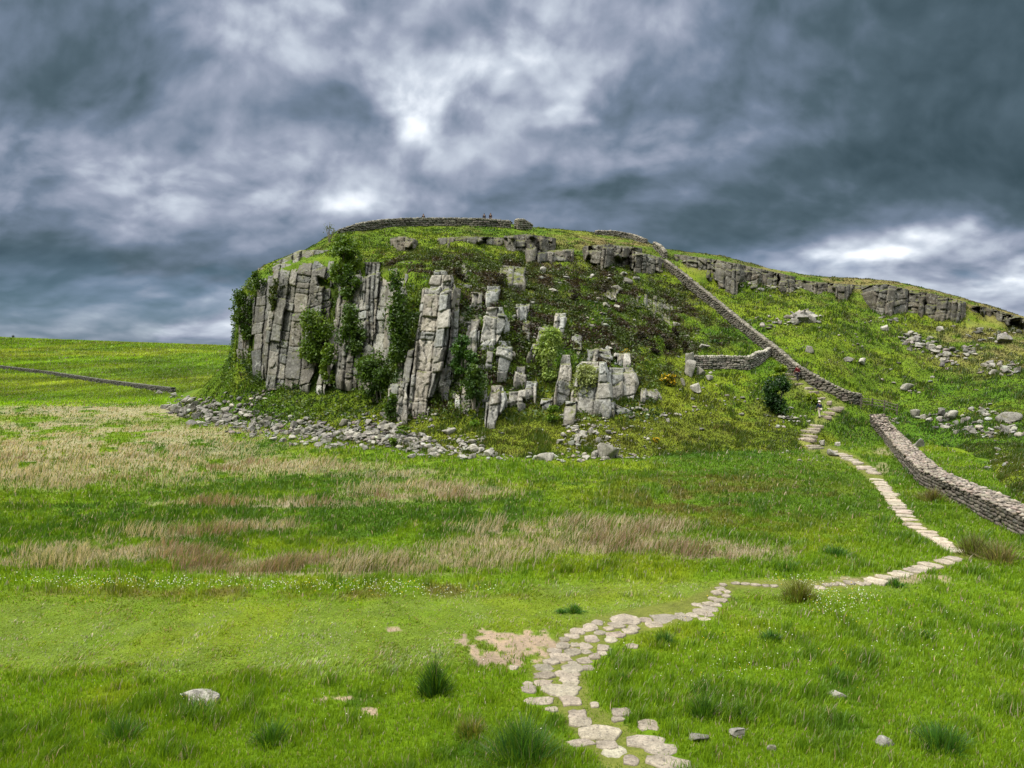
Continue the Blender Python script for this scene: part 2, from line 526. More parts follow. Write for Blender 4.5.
KX = np.array(sorted(KEYS), float)
_k = []
for k in sorted(KEYS):
    s = KEYS[k]; zc = float(unproject(k, *s[4])[2])
    y1 = s[0][1]; yc = s[4][1]
    _k.append([(py_of(-1.2, y1 - 5), y1 - 5)] + s + [(py_of(zc - 0.8, yc + 5), yc + 5), (py_of(max(zc * 0.55, -1), yc + 32), yc + 32), (py_of(-3, yc + 120), yc + 120)])
_k[0] = [(py_of(-1.6, Y), Y) for (_, Y) in _k[0]]
KV = np.array(_k)                                           # keys x stations x 2
ST = np.array([0, .6, 2.0, 4.0, 5.4, 7.0, 7.5, 8.2, 9.0])


def build_hill():
    px = np.concatenate([np.arange(165, 1110, 2.0), np.arange(1110, 1400, 8.0)])
    tt = np.concatenate([np.linspace(0, 7.0, 270), np.linspace(7.03, 9.0, 40)])
    prof = pchip(KX, KV, px)                                # columns x stations x 2
    A = pchip(ST, np.swapaxes(prof, 0, 1), tt)              # rows x columns x 2
    PX = np.broadcast_to(px, A.shape[:2])
    P = unproject(PX, A[..., 0], A[..., 1]).reshape(-1, 3)
    T = np.repeat(tt, len(px)); PXf = PX.ravel()
    w = sstep(T, 0.3, 1.2) * (1 - 0.85 * sstep(np.abs(T - 7.0), 0.7, 0.0)) * (1 - 0.7 * sstep(PXf, 262, 230))
    n = 0.55 * fbm(P, 11, 3, 21) + 0.45 * fbm(P, 3.4, 4, 22) + 0.16 * fbm(P, 0.9, 3, 23)
    terr = 0.35 * np.abs(fbm(P * [0.6, 0.6, 1.6], 5.0, 4, 25))
    P[:, 2] += w * n * 0.9
    P[:, 1] -= w * terr * 2.2
    # crest left a little ragged
    P[:, 2] += 0.10 * fbm(P, 1.6, 3, 24) * sstep(T, 6.5, 7.0)
    return P, grid_faces(len(tt), len(px)), PXf, T


def build_ground():
    th = np.concatenate([np.arange(-180, -48, 6.0), np.arange(-48, 48, 0.16), np.arange(48, 180, 6.0)])
    r = np.concatenate([[0.2], np.geomspace(0.6, 14, 26), np.geomspace(14.2, 150, 420), np.geomspace(153, 6000, 130)])
    a = np.radians(th)
    x = np.outer(r, np.sin(a)); y = np.outer(r, np.cos(a))
    z = ground_z(x, y)
    n = len(th)
    P = np.stack([x, y, z], -1).reshape(-1, 3)
    f = grid_faces(len(r), n, True)
    i = np.arange(len(r)) * n
    close = np.stack([i[:-1] + n - 1, i[1:] + n - 1, i[1:], i[:-1]], -1)
    return P, np.concatenate([f, close])


HP, HF, HPX, HT = build_hill()
GP, GF = build_ground()


# ------------------------------------------------------------------ what grows where
def masks(P):
    px, py = project(P)
    n1 = fbm(P, 5.0, 4, 31); n2 = fbm(P, 1.3, 3, 32); n3 = fbm(P, 14.0, 3, 33)
    ns = fbm(np.stack([px * 0.045, py * 0.20, 0 * px], -1) + 0.8 * np.stack([n1, n2, n1], -1), 1.0, 4, 34)   # bands lie along the valley
    def band(cx, cy, rx, ry, k=0.55): return ell(px, py, cx, cy, rx, ry, 0.55, k * (n1 * 0.6 + n2 * 0.6 + ns * 0.5))
    big = np.maximum.reduce([band(70, 452, 190, 30), band(20, 472, 130, 16), band(110, 412, 115, 9), band(240, 466, 130, 8), band(160, 434, 95, 9), band(60, 430, 110, 10)])
    big = big * sstep(ns + 0.35 * n1 + 0.16, -0.14, 0.10)
    brk = sstep(ns + .5 * n1 + .22, -.15, .08)
    dry = np.maximum.reduce([big * 0.9, band(432, 492, 72, 9), band(265, 504, 95, 3.5), band(255, 527, 36, 5), band(130, 552, 80, 11) * brk, band(50, 560, 60, 9, .8) * .7 * brk,
                             band(240, 568, 55, 8), band(360, 567, 130, 9) * np.maximum(brk, .3), band(470, 556, 60, 9), band(520, 545, 70, 9), band(620, 545, 70, 10), band(645, 528, 40, 9), band(725, 552, 65, 8),
                             band(545, 530, 75, 8) * np.maximum(brk, .3), band(395, 474, 60, 4) * .7, band(180, 534, 60, 4) * .8])
    dry = np.maximum(dry * (.25 + .75 * sstep(ns + .6 * n1 + .35 * n2 + .30, -.14, .12)), big * .85) * (py > 396)
    mown = np.maximum(ell(px, py, 180, 635, 390, 40, .35, .3 * n1), ell(px, py, 480, 610, 260, 16, .5, .3 * n1))
    mown = np.maximum(mown, ell(px, py, 690, 590, 190, 9, .5, .3 * n1))
    brown = np.maximum(ell(px, py, 720, 500, 110, 30, .6, .6 * n1), ell(px, py, 330, 592, 300, 7, .6, .5 * n1)) * 0.8
    return px, py, n1, n2, n3, dry, mown, brown


# path centre lines, as photo points on the ground
COBBLE = [(640, 775, 38), (606, 735, 34), (572, 705, 24), (566, 690, 30), (556, 672, 32), (566, 655, 32), (585, 640, 32), (610, 626, 28), (650, 618, 30), (690, 608, 22), (712, 596, 16), (728, 586, 12)]
LEG1 = [(728, 584), (775, 584), (815, 585), (850, 583), (890, 576), (930, 567), (966, 556)]
LEG2 = [(962, 553), (945, 545), (925, 532), (905, 517), (893, 500), (884, 488), (875, 477), (862, 466), (848, 458), (836, 453), (826, 450)]
LEG3 = [(812, 447), (806, 441), (808, 434), (816, 426), (822, 419), (832, 413), (838, 408), (826, 402), (816, 394), (805, 386), (797, 381), (788, 373)]


def seg_dist(px, py, line, wy):
    """distance in photo pixels to a polyline, rows stretched by wy; also the half width"""
    best = np.full(px.shape, 1e9)
    for a, b in zip(line[:-1], line[1:]):
        ax, ay, bx, by = a[0], a[1] * wy, b[0], b[1] * wy
        t = np.clip(((px - ax) * (bx - ax) + (py * wy - ay) * (by - ay)) / ((bx - ax) ** 2 + (by - ay) ** 2 + 1e-9), 0, 1)
        hw = 1.0 if len(a) < 3 else a[2] + (b[2] - a[2]) * t
        best = np.minimum(best, np.hypot(px - ax - t * (bx - ax), py * wy - ay - t * (by - ay)) / hw)
    return best


def path_mask(px, py):
    m = 1 - sstep(seg_dist(px, py, COBBLE, 2.0), 0.6, 1.1)
    m = np.maximum(m, 1 - sstep(seg_dist(px, py, LEG1, 2.2), 6, 14))
    m = np.maximum(m, 1 - sstep(seg_dist(px, py, LEG2, 1.3), 5, 9))
    m = np.maximum(m, 0.8 * (1 - sstep(seg_dist(px, py, LEG3, 1.3), 5, 9)))
    return m


def earth_mask(px, py, n1, n2):
    k = .6 * n1 + .9 * n2 + 1.5 * fbm(np.stack([px * .11, py * .26, 0 * px], -1), 1.0, 4, 46)
    m = np.maximum.reduce([ell(px, py, 524, 644, 30, 10.5, .4, 1.15 * k), ell(px, py, 492, 660, 18, 5, .3, k), ell(px, py, 498, 636, 18, 4, .3, k),
                           ell(px, py, 880, 452, 8, 3, .6, k) * .45, ell(px, py, 884, 468, 6, 4, .6, k) * .4, ell(px, py, 392, 629, 6, 2.2, .4, k),
                           ell(px, py, 350, 698, 11, 2.4, .3, k), ell(px, py, 368, 711, 14, 2.6, .3, k), ell(px, py, 324, 700, 6, 1.6, .3, k), ell(px, py, 890, 580, 40, 3, .5, k) * .7])
    return m


G_LUSH = np.array([0.140, 0.243, 0.006]); G_YEL = np.array([0.195, 0.270, 0.010]); G_DEEP = np.array([0.040, 0.112, 0.006])
G_MOWN = np.array([0.165, 0.238, 0.026]); STRAW = np.array([0.43, 0.36, 0.27]); G_BROWN = np.array([0.135, 0.105, 0.028])
G_OLIVE = np.array([0.105, 0.115, 0.010]); HEATH = np.array([0.040, 0.028, 0.014]); EARTH = np.array([0.25, 0.19, 0.128])


def mix(a, b, t): return a + (b - a) * np.asarray(t)[:, None]


def valley_albedo(P):
    px, py, n1, n2, n3, dry, mown, brown = masks(P)
    c = mix(np.broadcast_to(G_LUSH, P.shape), G_YEL, sstep(n1 + .4 * n2, -.1, .5))
    c = mix(c, G_DEEP, sstep(n3 + .6 * n2 + .2 * n1, .1, .5) * .75)
    c = mix(c, G_DEEP, ell(px, py, 790, 480, 150, 45, .6, .7 * n1) * .55)
    c = mix(c, G_BROWN, brown * sstep(n2 + n1, -.3, .4))
    c = mix(c, G_MOWN * 1.0, mown * .85 * (1 - .55 * sstep(n2 + .8 * n1 + .5 * fbm(P, .7, 2, 45), .0, .5)))
    moor = sstep(P[:, 1] + 9 * n3, 122, 150)
    mc = mix(np.broadcast_to(np.array([0.090, 0.150, 0.008]), P.shape), np.array([0.135, 0.170, 0.016]), sstep(fbm(P * [1, .35, 1], 40, 4, 41), -.25, .35))
    mc = mix(mc, np.array([0.058, 0.110, 0.008]), sstep(fbm(P * [.5, .5, 1], 22, 4, 42), .08, .4) * .7)
    mc = mc * np.exp(0.75 * fbm(P * [1, .3, 1], 5, 4, 43) + .6 * fbm(P * [1, .4, 1], 17, 3, 44))[:, None]
    c = mix(c, mc, moor)
    return c, dry, mown, px, py, n1, n2


def hill_albedo(P, T=None):
    px, py = project(P)
    n1 = fbm(P, 6.0, 4, 51); n2 = fbm(P, 1.6, 3, 52); n3 = fbm(P, 16, 3, 53)
    c = mix(np.broadcast_to(np.array([0.070, 0.118, 0.006]), P.shape), np.array([0.130, 0.165, 0.010]), sstep(n1 + .5 * n2, -.3, .4))
    c = mix(c, G_DEEP, sstep(n3 + .7 * n2, .05, .5) * .6)
    c = mix(c, np.array([0.085, 0.070, 0.018]), sstep(fbm(P, 3.2, 4, 55), .12, .45) * .45)
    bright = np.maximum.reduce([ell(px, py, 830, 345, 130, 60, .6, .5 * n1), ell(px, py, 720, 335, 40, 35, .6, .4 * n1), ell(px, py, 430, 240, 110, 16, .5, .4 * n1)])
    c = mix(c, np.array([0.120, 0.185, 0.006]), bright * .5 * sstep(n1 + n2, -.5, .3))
    h = np.maximum.reduce([ell(px, py, 520, 320, 75, 60, .5, .9 * n1 + .7 * n2), ell(px, py, 600, 310, 60, 40, .5, 1.0 * n1 + .7 * n2), ell(px, py, 480, 360, 70, 50, .5, .9 * n1 + .8 * n2),
                           ell(px, py, 655, 330, 45, 28, .5, 1.0 * n1 + .8 * n2), ell(px, py, 600, 278, 26, 10, .5, .8 * n2), ell(px, py, 455, 265, 60, 14, .5, .9 * n2),
                           ell(px, py, 570, 370, 90, 20, .5, 1.0 * n1 + .7 * n2), ell(px, py, 668, 300, 30, 14, .5, .9 * n2)])
    h = h * sstep(py, 432, 405) * sstep(n1 * .5 + n2 * .8 + fbm(P, 2.6, 3, 54) + .20, -.12, .22)
    c = mix(c, HEATH, np.clip(h * 1.05, 0, .9))
    tan = np.maximum(ell(px, py, 620, 243, 70, 10, .6, .7 * n2), sstep(px, 670, 700) * (1 - sstep(py - np.interp(px, KX, KV[:, 5, 0]), 4, 26)) * .9)
    tan = np.maximum(tan, sstep(px, 880, 960) * ell(px, py, 985, 345, 90, 26, .6, .7 * n1) * .8)
    c = mix(c, np.array([0.145, 0.118, 0.045]), tan * sstep(n2 + n1, -.5, .3))
    tal = ell(px, py, 560, 425, 200, 40, .6, .6 * n1) * .6
    c = mix(c, G_OLIVE, tal)
    red = ell(px, py, 540, 268, 12, 26, .5, .5 * n2) * .6
    c = mix(c, np.array([0.15, 0.10, 0.05]), red)
    return c, h, px, py, n1, n2


def build_terrain():
    c, dry, mown, px, py, n1, n2 = valley_albedo(GP)
    c = mix(c * .6, np.array([0.26, 0.215, 0.14]), dry * .8)
    pm = path_mask(px, py) * (GP[:, 1] > 12)
    c = mix(c, np.array([0.115, 0.125, 0.025]), pm * .9)
    em = earth_mask(px, py, n1, n2)
    c = mix(c, EARTH, np.clip(em * 1.2, 0, 1))
    o = MB().add(GP, GF, c).build('ground', M_TURF, smooth=True); tag(o, kind='structure')
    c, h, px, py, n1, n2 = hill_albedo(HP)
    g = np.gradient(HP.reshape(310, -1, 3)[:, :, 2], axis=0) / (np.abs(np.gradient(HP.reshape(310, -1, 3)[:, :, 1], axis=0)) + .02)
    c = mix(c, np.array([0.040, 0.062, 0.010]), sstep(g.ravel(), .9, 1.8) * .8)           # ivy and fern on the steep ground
    pm = path_mask(px, py)
    c = mix(c, np.array([0.17, 0.17, 0.05]), pm * .7)
    o = MB().add(HP, HF, c).build('hill', M_TURF, smooth=True); tag(o, kind='structure')


build_terrain()
_bvh_h = BVHTree.FromPolygons(HP.tolist(), HF.tolist())
_bvh_g = BVHTree.FromPolygons(GP.tolist(), GF.tolist())


def hit(px, py):
    """the ground point seen at a photo position"""
    d = Vector(unproject(px, py, 1.0) - np.array([0, 0, EYE]))
    o = Vector((0, 0, EYE)); best = None
    for b in (_bvh_h, _bvh_g):
        loc, nrm, i, dist = b.ray_cast(o, d.normalized(), 5000)
        if loc is not None and (best is None or dist < best[1]): best = (loc, dist, nrm)
    if best is None or best[1] > 250 and px > 236 and py < 420:          # just over the skyline: take the slope below it
        return hit(px, py + 1.0)
    return np.array(best[0]), np.array(best[2])


def floor_at(x, y):
    z = -1e9
    for b in (_bvh_h, _bvh_g):
        loc, nrm, i, dist = b.ray_cast(Vector((x, y, 300)), Vector((0, 0, -1)), 600)
        if loc is not None: z = max(z, loc.z)
    return z


# crop positions (x, y, width, height) of the near stones, read from the photograph
NEAR = [(540,130,110,40),(422,142,50,20),(500,155,65,32),(628,132,50,22),(710,127,110,40),(388,165,70,26),(337,182,65,28),(468,170,40,18),(575,165,50,20),(430,187,45,22),(560,180,60,30),(660,150,70,22),
        (308,200,60,18),(395,210,65,24),(500,195,80,22),(278,215,42,26),(480,216,55,28),(270,240,60,28),(370,243,55,36),(325,237,40,16),(447,250,58,32),(235,263,55,26),(312,268,70,26),(375,268,45,14),
        (440,275,40,18),(262,291,95,32),(408,290,50,22),(365,307,60,34),(222,312,65,20),(312,318,40,18),(190,337,80,24),(312,343,95,34),(380,338,50,26),(192,372,95,28),(290,362,110,26),(185,402,80,24),
        (300,388,80,24),(120,408,40,14),(122,430,66,30),(270,436,160,44),(305,405,70,16),(172,480,130,28),(305,482,85,54),(410,500,38,22),(225,515,60,20),(335,540,75,36),(525,530,85,28),(350,570,100,36),
        (510,560,55,18),(430,620,160,60),(640,583,85,40),(350,660,110,28),(460,672,80,34),(490,700,95,46),(630,660,145,52),(695,692,130,52),(565,738,75,60),(735,752,180,55),
        (780,110,50,20),(800,125,60,22),(830,110,50,18),(870,95,70,22),(850,65,40,20),(890,75,50,20),(900,110,40,16),(880,125,50,14),(915,88,50,18),(925,65,45,20),(940,45,40,18),(570,243,50,18),(55,338,45,16)]
MIDS = [(75,180,40,14),(95,205,35,14),(60,195,40,16),(45,215,40,14),(80,222,44,14),(30,235,45,14),(62,240,36,12),(100,190,30,12),(85,166,30,9),(130,160,36,9),(165,162,36,9),(205,166,36,9),(240,168,30,9),(272,170,30,9),
        (440,176,40,16),(465,166,36,12),(490,163,30,11),(515,162,26,15),(545,158,40,13),(585,160,32,13),(612,160,30,12)]


def stone_mask(px, py):
    """where the near flagstones lie; tall grass does not grow on them nor just in front"""
    m = np.zeros(len(px), bool)
    for x, y, w, h in [(500 + x * .2318, 590 + y * .2318, w * .2318, h * .2318) for x, y, w, h in NEAR] + [(700 + x * .2734, 540 + y * .2734, w * .2734, h * .2734) for x, y, w, h in MIDS]:
        k = (np.abs(px - x) < w) & (py > y - h) & (py < y + h + 6)
        m[k] |= ((px[k] - x) / (w * .56)) ** 2 + ((py[k] - y - 1.5) / (h * .62 + 2.5)) ** 2 < 1
    return m


# ------------------------------------------------------------------ grass, rushes, flowers (nobody could count them)
def blades(P, h, w, lean, c, rng, two=True):
    """one bent blade per point: five corners, three triangles"""
    n = len(P)
    a = rng.uniform(0, 2 * np.pi, n); s = np.stack([np.cos(a), np.sin(a), 0 * a], -1) * (w * 0.5)[:, None]
    b = rng.uniform(0, 2 * np.pi, n); L = np.stack([np.cos(b), np.sin(b), 0 * b], -1) * (h * rng.uniform(.1, .55, n))[:, None] + lean
    up = np.zeros((n, 3)); up[:, 2] = h
    v0, v1 = P - s, P + s
    m = P + up * .58 + L * .36
    v2, v3 = m - s * .72, m + s * .72
    v4 = P + up * .96 + L
    V = np.stack([v0, v1, v2, v3, v4], 1).reshape(-1, 3)
    i = np.arange(n)[:, None] * 5
    F = np.concatenate([i + [0, 1, 3], i + [0, 3, 2], i + [2, 3, 4]])
    C = np.repeat(c, 5, axis=0)
    return V, F, C


def scatter_floor(n, y0, y1, rng, x0=-300, x1=1330):
    px = rng.uniform(x0, x1, n); py = rng.uniform(y0, y1, n)
    Y = EYE / ((py - 350) / FPX)
    P = unproject(px, py, Y)
    P[:, 2] = ground_z(P[:, 0], P[:, 1])
    return P


HN = np.cross(HP[HF[:, 1]] - HP[HF[:, 0]], HP[HF[:, 3]] - HP[HF[:, 0]])
HA = np.linalg.norm(HN, axis=1); HNZ = np.abs(HN[:, 2]) / np.maximum(HA, 1e-9)
HCEN = HP[HF].mean(1)


def scatter_hill(n, rng, minz=0.45, extra=None):
    cx, cy = project(HCEN)
    w = HA / np.maximum(HCEN[:, 1], 20) ** 2 * (HNZ > minz) * (HCEN[:, 2] > -0.2) * (HT[HF[:, 0]] < 7.3)
    if extra is not None: w = w * extra(HCEN, cx, cy)
    k = rng.choice(len(w), n, p=w / w.sum())
    u, v = rng.random((n, 1)), rng.random((n, 1))
    q = HP[HF[k]]
    return (q[:, 0] * (1 - u) + q[:, 1] * u) * (1 - v) + (q[:, 3] * (1 - u) + q[:, 2] * u) * v


def on_hill_top(P):
    """drop floor points that lie underneath the hill sheet"""
    px, _ = project(P)
    foot = np.interp(px, KX, KV[:, 1, 1])
    return P[:, 1] < np.where(px < 160, 1e9, foot + 3.0)


def build_grass():
    rng = np.random.default_rng(11)
    # --- floor
    P = np.concatenate([scatter_floor(300000, 566, 830, rng), scatter_floor(400000, 396, 575, rng)])
    P = P[on_hill_top(P)]
    c, dry, mown, px, py, n1, n2 = valley_albedo(P)
    pm = path_mask(px, py); em = earth_mask(px, py, n1, n2)
    keep = (rng.random(len(P)) > pm * 0.55) & (rng.random(len(P)) > np.clip(em * 1.3, 0, .90))
    keep &= ~stone_mask(px, py) | (rng.random(len(P)) < .04)
    isdry = rng.random(len(P)) < dry * 0.92
    P, c, dry, mown, px, py, n1, n2, isdry, pm = (q[keep] for q in (P, c, dry, mown, px, py, n1, n2, isdry, pm))
    Y = P[:, 1]
    clump = fbm(P, 0.55, 3, 61); clump2 = fbm(P, 2.4, 3, 62)
    h = (0.11 + 0.21 * sstep(clump, -.1, .6) + 0.13 * sstep(clump2, 0, .5)) * rng.uniform(.55, 1.25, len(P))
    h = h * (1 - .72 * mown) * (1 - .80 * pm)
    w = np.maximum(0.014, 0.95 * Y / FPX) * rng.uniform(.7, 1.3, len(P))
    lean = np.stack([0.10 + .12 * clump2, -.05 + .1 * clump, 0 * clump], -1) * (h * 1.2)[:, None]
    sw = fbm(P * [1, .6, 1], 1.1, 2, 59) * 3.2
    lean = lean + np.stack([np.cos(sw), np.sin(sw), 0 * sw], -1) * (h * .7 * mown)[:, None]
    c = c * (1.04 - .20 * sstep(P[:, 1], 30, 42))[:, None] * np.exp(rng.normal(0, .16, (len(P), 1))) * np.exp(.30 * fbm(P * [1, .5, 1], .9, 3, 58) * (.4 + mown))[:, None]
    tuft = .7 * sstep(clump + .5 * clump2, .15, .6)[:, None] * (1 - mown)[:, None]
    c = c * (1 - tuft) + (c * .25 + G_DEEP * .75) * tuft
    dead = rng.random(len(P)) < (.06 + .12 * mown)
    c[dead] = (STRAW * .75) * np.exp(rng.normal(0, .2, (dead.sum(), 1)))
    tip = rng.random(len(P)) < .25
    c[tip] = c[tip] * [1.35, 1.2, 1.0]
    g = ~isdry
    V, F, C = blades(P[g], h[g], w[g], lean[g], c[g], rng)
    o = MB().add(V, F, C).build('meadow_grass', M_GRASS)
    tag(o, 'long and grazed green grass covering the valley floor', 'grass', kind='stuff')
    # --- pale dead rushes in bands
    Pd = P[isdry]; n = len(Pd)
    k2 = fbm(Pd, 1.6, 3, 63); k3 = fbm(Pd, 4.5, 3, 64)
    far = sstep(Pd[:, 1], 45, 90)
    hd = (0.24 + .48 * sstep(k2, -.3, .5)) * rng.uniform(.55, 1.25, n) * (1 - .5 * far)
    wd = np.maximum(0.014, .72 * Pd[:, 1] / FPX) * rng.uniform(.7, 1.2, n)
    cd = mix(np.broadcast_to(STRAW, Pd.shape), np.array([0.27, 0.185, 0.125]), sstep(k3 + .6 * k2, -.05, .5) * (1 - .5 * far)) * np.exp(rng.normal(0, .17, (n, 1)))
    gr = rng.random(n) < .30; cd[gr] = np.array([0.10, 0.15, 0.015])
    ld = np.stack([.22 + .5 * far + .3 * k2, -.1 + .2 * k3, 0 * k2], -1) * hd[:, None]
    V, F, C = blades(Pd, hd, wd, ld, cd, rng)
    o = MB().add(V, F, C).build('dry_rushes', M_GRASS)
    tag(o, 'straw coloured dead rushes in bands across the valley floor', 'rushes', kind='stuff')
    # --- the far moor
    n = 70000; Y = np.exp(rng.uniform(math.log(122), math.log(640), n)); px = rng.uniform(-80, 275, n)
    P = np.stack([(px - 512) / FPX * Y, Y, 0 * Y], -1); P[:, 2] = ground_z(P[:, 0], P[:, 1])
    c = valley_albedo(P)[0] * 1.75 * np.exp(rng.normal(0, .18, (n, 1)))
    c[rng.random(n) < .05] = STRAW * .5
    u = Y / FPX
    V, F, C = blades(P, u * rng.uniform(.8, 2.2, n), u * rng.uniform(.7, 1.4, n), np.stack([.5 * u, 0 * u, 0 * u], -1), c, rng)
    o = MB().add(V, F, C).build('moor_grass', M_GRASS)
    tag(o, 'rough grass of the distant green moor', 'grass', kind='stuff')
    # --- hill
    P = scatter_hill(470000, rng, .27)
    P = P[~on_rock(P, -4) | (rng.random(len(P)) < .12)]
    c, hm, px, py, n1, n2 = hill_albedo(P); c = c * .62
    pm = path_mask(px, py)
    keep = rng.random(len(P)) > pm * .85
    P, c, hm, px, py, n1, n2 = (q[keep] for q in (P, c, hm, px, py, n1, n2))
    crest = np.interp(px, KX, KV[:, 5, 0])
    cl = fbm(P, 1.3, 3, 65); cl2 = fbm(P, 4.0, 3, 66)
    h = (0.12 + .36 * sstep(cl, -.1, .55)) * rng.uniform(.5, 1.3, len(P)) * (.5 + .5 * sstep(py - crest, 2, 20))
    w = np.maximum(.03, .80 * P[:, 1] / FPX) * rng.uniform(.7, 1.3, len(P))
    c = c * np.exp(rng.normal(0, .12, (len(P), 1)))
    t = sstep(cl + .5 * cl2, .1, .5)[:, None] * .45
    c = c * (1 - t) + (c * .35 + G_DEEP * .65) * t
    br = (rng.random(len(P)) < .05); c[br] = np.array([.19, .15, .06])
    V, F, C = blades(P, h, w, np.stack([.2 * h, -.1 * h, 0 * h], -1), c, rng)
    o = MB().add(V, F, C).build('hillside_grass', M_GRASS)
    tag(o, 'rough green and brown grass covering the crag and the ridge', 'grass', kind='stuff')
    # --- ivy, fern and bramble in the gullies and on the steep broken ground
    def gw(Q, cx, cy):
        steep = 1 - sstep(np.interp(np.arange(len(Q)), np.arange(len(Q)), HNZ), .30, .62)
        return (steep * (cx < 470) + .12 * (cx < 660) * (cy > 300) * (cy < 420)) * (cy < 425) * (.12 + .88 * sstep(cx, 240, 250)) + 1e-9
    P = scatter_hill(70000, rng, .0, gw)
    P = P[~on_rock(P) | (rng.random(len(P)) < .035) & (fbm(P, 2.5, 3, 79) > .0)]
    k = fbm(P, 1.5, 3, 69)
    P = P + np.stack([rng.normal(0, .10, len(P)), rng.normal(-.25, .22, len(P)) - .45 * sstep(k, -.1, .5), rng.normal(0, .12, len(P))], -1)
    cc = mix(np.broadcast_to(np.array([0.030, 0.062, 0.006]), P.shape), np.array([0.085, 0.135, 0.010]), sstep(k + .6 * fbm(P, 4, 3, 70), -.25, .4)) * np.exp(rng.normal(0, .28, (len(P), 1)))
    V, F, C = leaf_cards(P, rng.uniform(.10, .22, len(P)), cc, rng)
    o = MB().add(V, F, C).build('gully_undergrowth', M_LEAF)
    tag(o, 'ivy and fern filling the gullies between the rock buttresses', 'undergrowth', kind='stuff')
    # --- heather: low leafy mounds
    def hw(Q, cx, cy):
        return hill_albedo(Q)[1] ** 1.5 * (cy > 255) + 1e-9
    P = scatter_hill(80000, rng, .12, hw)
    P = P[~on_rock(P, -3)]
    k = fbm(P, 1.1, 3, 67)
    P = P + np.stack([rng.normal(0, .12, len(P)), rng.normal(0, .12, len(P)), rng.uniform(0, 1, len(P)) * (.12 + .7 * sstep(k, -.2, .5))], -1)
    cc = mix(np.broadcast_to(np.array([0.040, 0.028, 0.012]), P.shape), np.array([0.050, 0.075, 0.008]), sstep(fbm(P, 2.2, 3, 68), -.25, .25)) * np.exp(rng.normal(0, .35, (len(P), 1)))
    V, F, C = leaf_cards(P, rng.uniform(.09, .20, len(P)), cc, rng)
    o = MB().add(V, F, C).build('heather', M_LEAF)
    tag(o, 'dark brown heather spreading between the rocks of the crag', 'heather', kind='stuff')
    # --- white and yellow meadow flowers
    Q = []
    for (cx, cy, rx, ry, n) in [(250, 594, 260, 6, 520), (90, 590, 110, 5, 160), (420, 598, 120, 9, 150), (835, 608, 48, 24, 330), (790, 590, 30, 8, 60), (708, 654, 8, 4, 8), (712, 690, 60, 30, 24),
                                (800, 650, 200, 60, 120), (930, 640, 90, 40, 50), (190, 715, 18, 6, 14), (740, 680, 60, 14, 30), (350, 700, 330, 60, 40), (520, 640, 480, 70, 50)]:
        ang = rng.uniform(0, 2 * np.pi, n); rr = np.sqrt(rng.random(n)) * rng.uniform(.6, 1.1, n)
        px = cx + rx * rr * np.cos(ang); py = cy + ry * rr * np.sin(ang)
        Y = EYE / ((py - 350) / FPX); q = unproject(px, py, Y); q[:, 2] = ground_z(q[:, 0], q[:, 1]) + rng.uniform(.14, .36, n)
        Q.append(q)
    Q = np.concatenate(Q); n = len(Q)
    r = np.maximum(.016, .62 * Q[:, 1] / FPX) * rng.uniform(.55, 1.15, n)
    nn = rng.normal(0, .45, (n, 3)) + [0, -.3, 1]; nn /= np.linalg.norm(nn, axis=1)[:, None]
    t1 = np.cross(nn, [1, .2, .1]); t1 /= np.linalg.norm(t1, axis=1)[:, None]; t2 = np.cross(nn, t1)
    V = [Q + nn * (r * .35)[:, None]] + [Q + r[:, None] * (math.cos(a) * t1 + math.sin(a) * t2) for a in np.arange(5) * 2 * math.pi / 5] + [Q - nn * (r * .3)[:, None]]
    V = np.stack(V, 1).reshape(-1, 3); i = np.arange(n)[:, None] * 7
    F = np.concatenate([i + [0, 1 + q, 1 + (q + 1) % 5] for q in range(5)] + [i + [6, 1 + (q + 1) % 5, 1 + q] for q in range(5)])
    col = np.where((rng.random(n) < .22)[:, None], [.75, .55, .03], [.78, .80, .70])
    o = MB().add(V, F, np.repeat(col, 7, 0)).build('meadow_flowers', M_PETAL)
    tag(o, 'small white and yellow flowers dotted through the grass', 'flowers', kind='stuff')


def leaf_cards(P, s, c, rng):
    """small pointed leaves, any way up"""
    n = len(P)
    a = rng.normal(size=(n, 3)); a /= np.linalg.norm(a, axis=1)[:, None]
    b = np.cross(a, rng.normal(size=(n, 3))); b /= np.linalg.norm(b, axis=1)[:, None]
    k = np.cross(a, b)
    s = s[:, None]
    V = np.stack([P - a * s, P + b * s * .55 + k * s * .15, P + a * s, P - b * s * .55 + k * s * .15], 1).reshape(-1, 3)
    i = np.arange(n)[:, None] * 4
    F = np.concatenate([i + [0, 1, 2], i + [0, 2, 3]])
    return V, F, np.repeat(c, 4, 0)


def worley(x, y, seed):
    """cells in the plane: distance to the border, distance to the centre, a number for the cell"""
    ix, iy = np.floor(x).astype(int), np.floor(y).astype(int); z = np.zeros_like(ix)
    d1 = np.full(x.shape, 9.0); d2 = d1.copy(); idn = np.zeros(x.shape)
    for a in (-1, 0, 1):
        for b in (-1, 0, 1):
            X0 = ix + a + .15 + .7 * _hash(ix + a, iy + b, z, seed); Y0 = iy + b + .15 + .7 * _hash(ix + a, iy + b, z + 1, seed)
            d = np.abs(x - X0) * .8 + np.abs(y - Y0) * .8; h = _hash(ix + a, iy + b, z + 2, seed)
            n = d < d1
            d2 = np.where(n, d1, np.minimum(d2, d)); idn = np.where(n, h, idn); d1 = np.where(n, d, d1)
    return d2 - d1, d1, idn


# ------------------------------------------------------------------ jointed rock faces of the crag
FACES = []


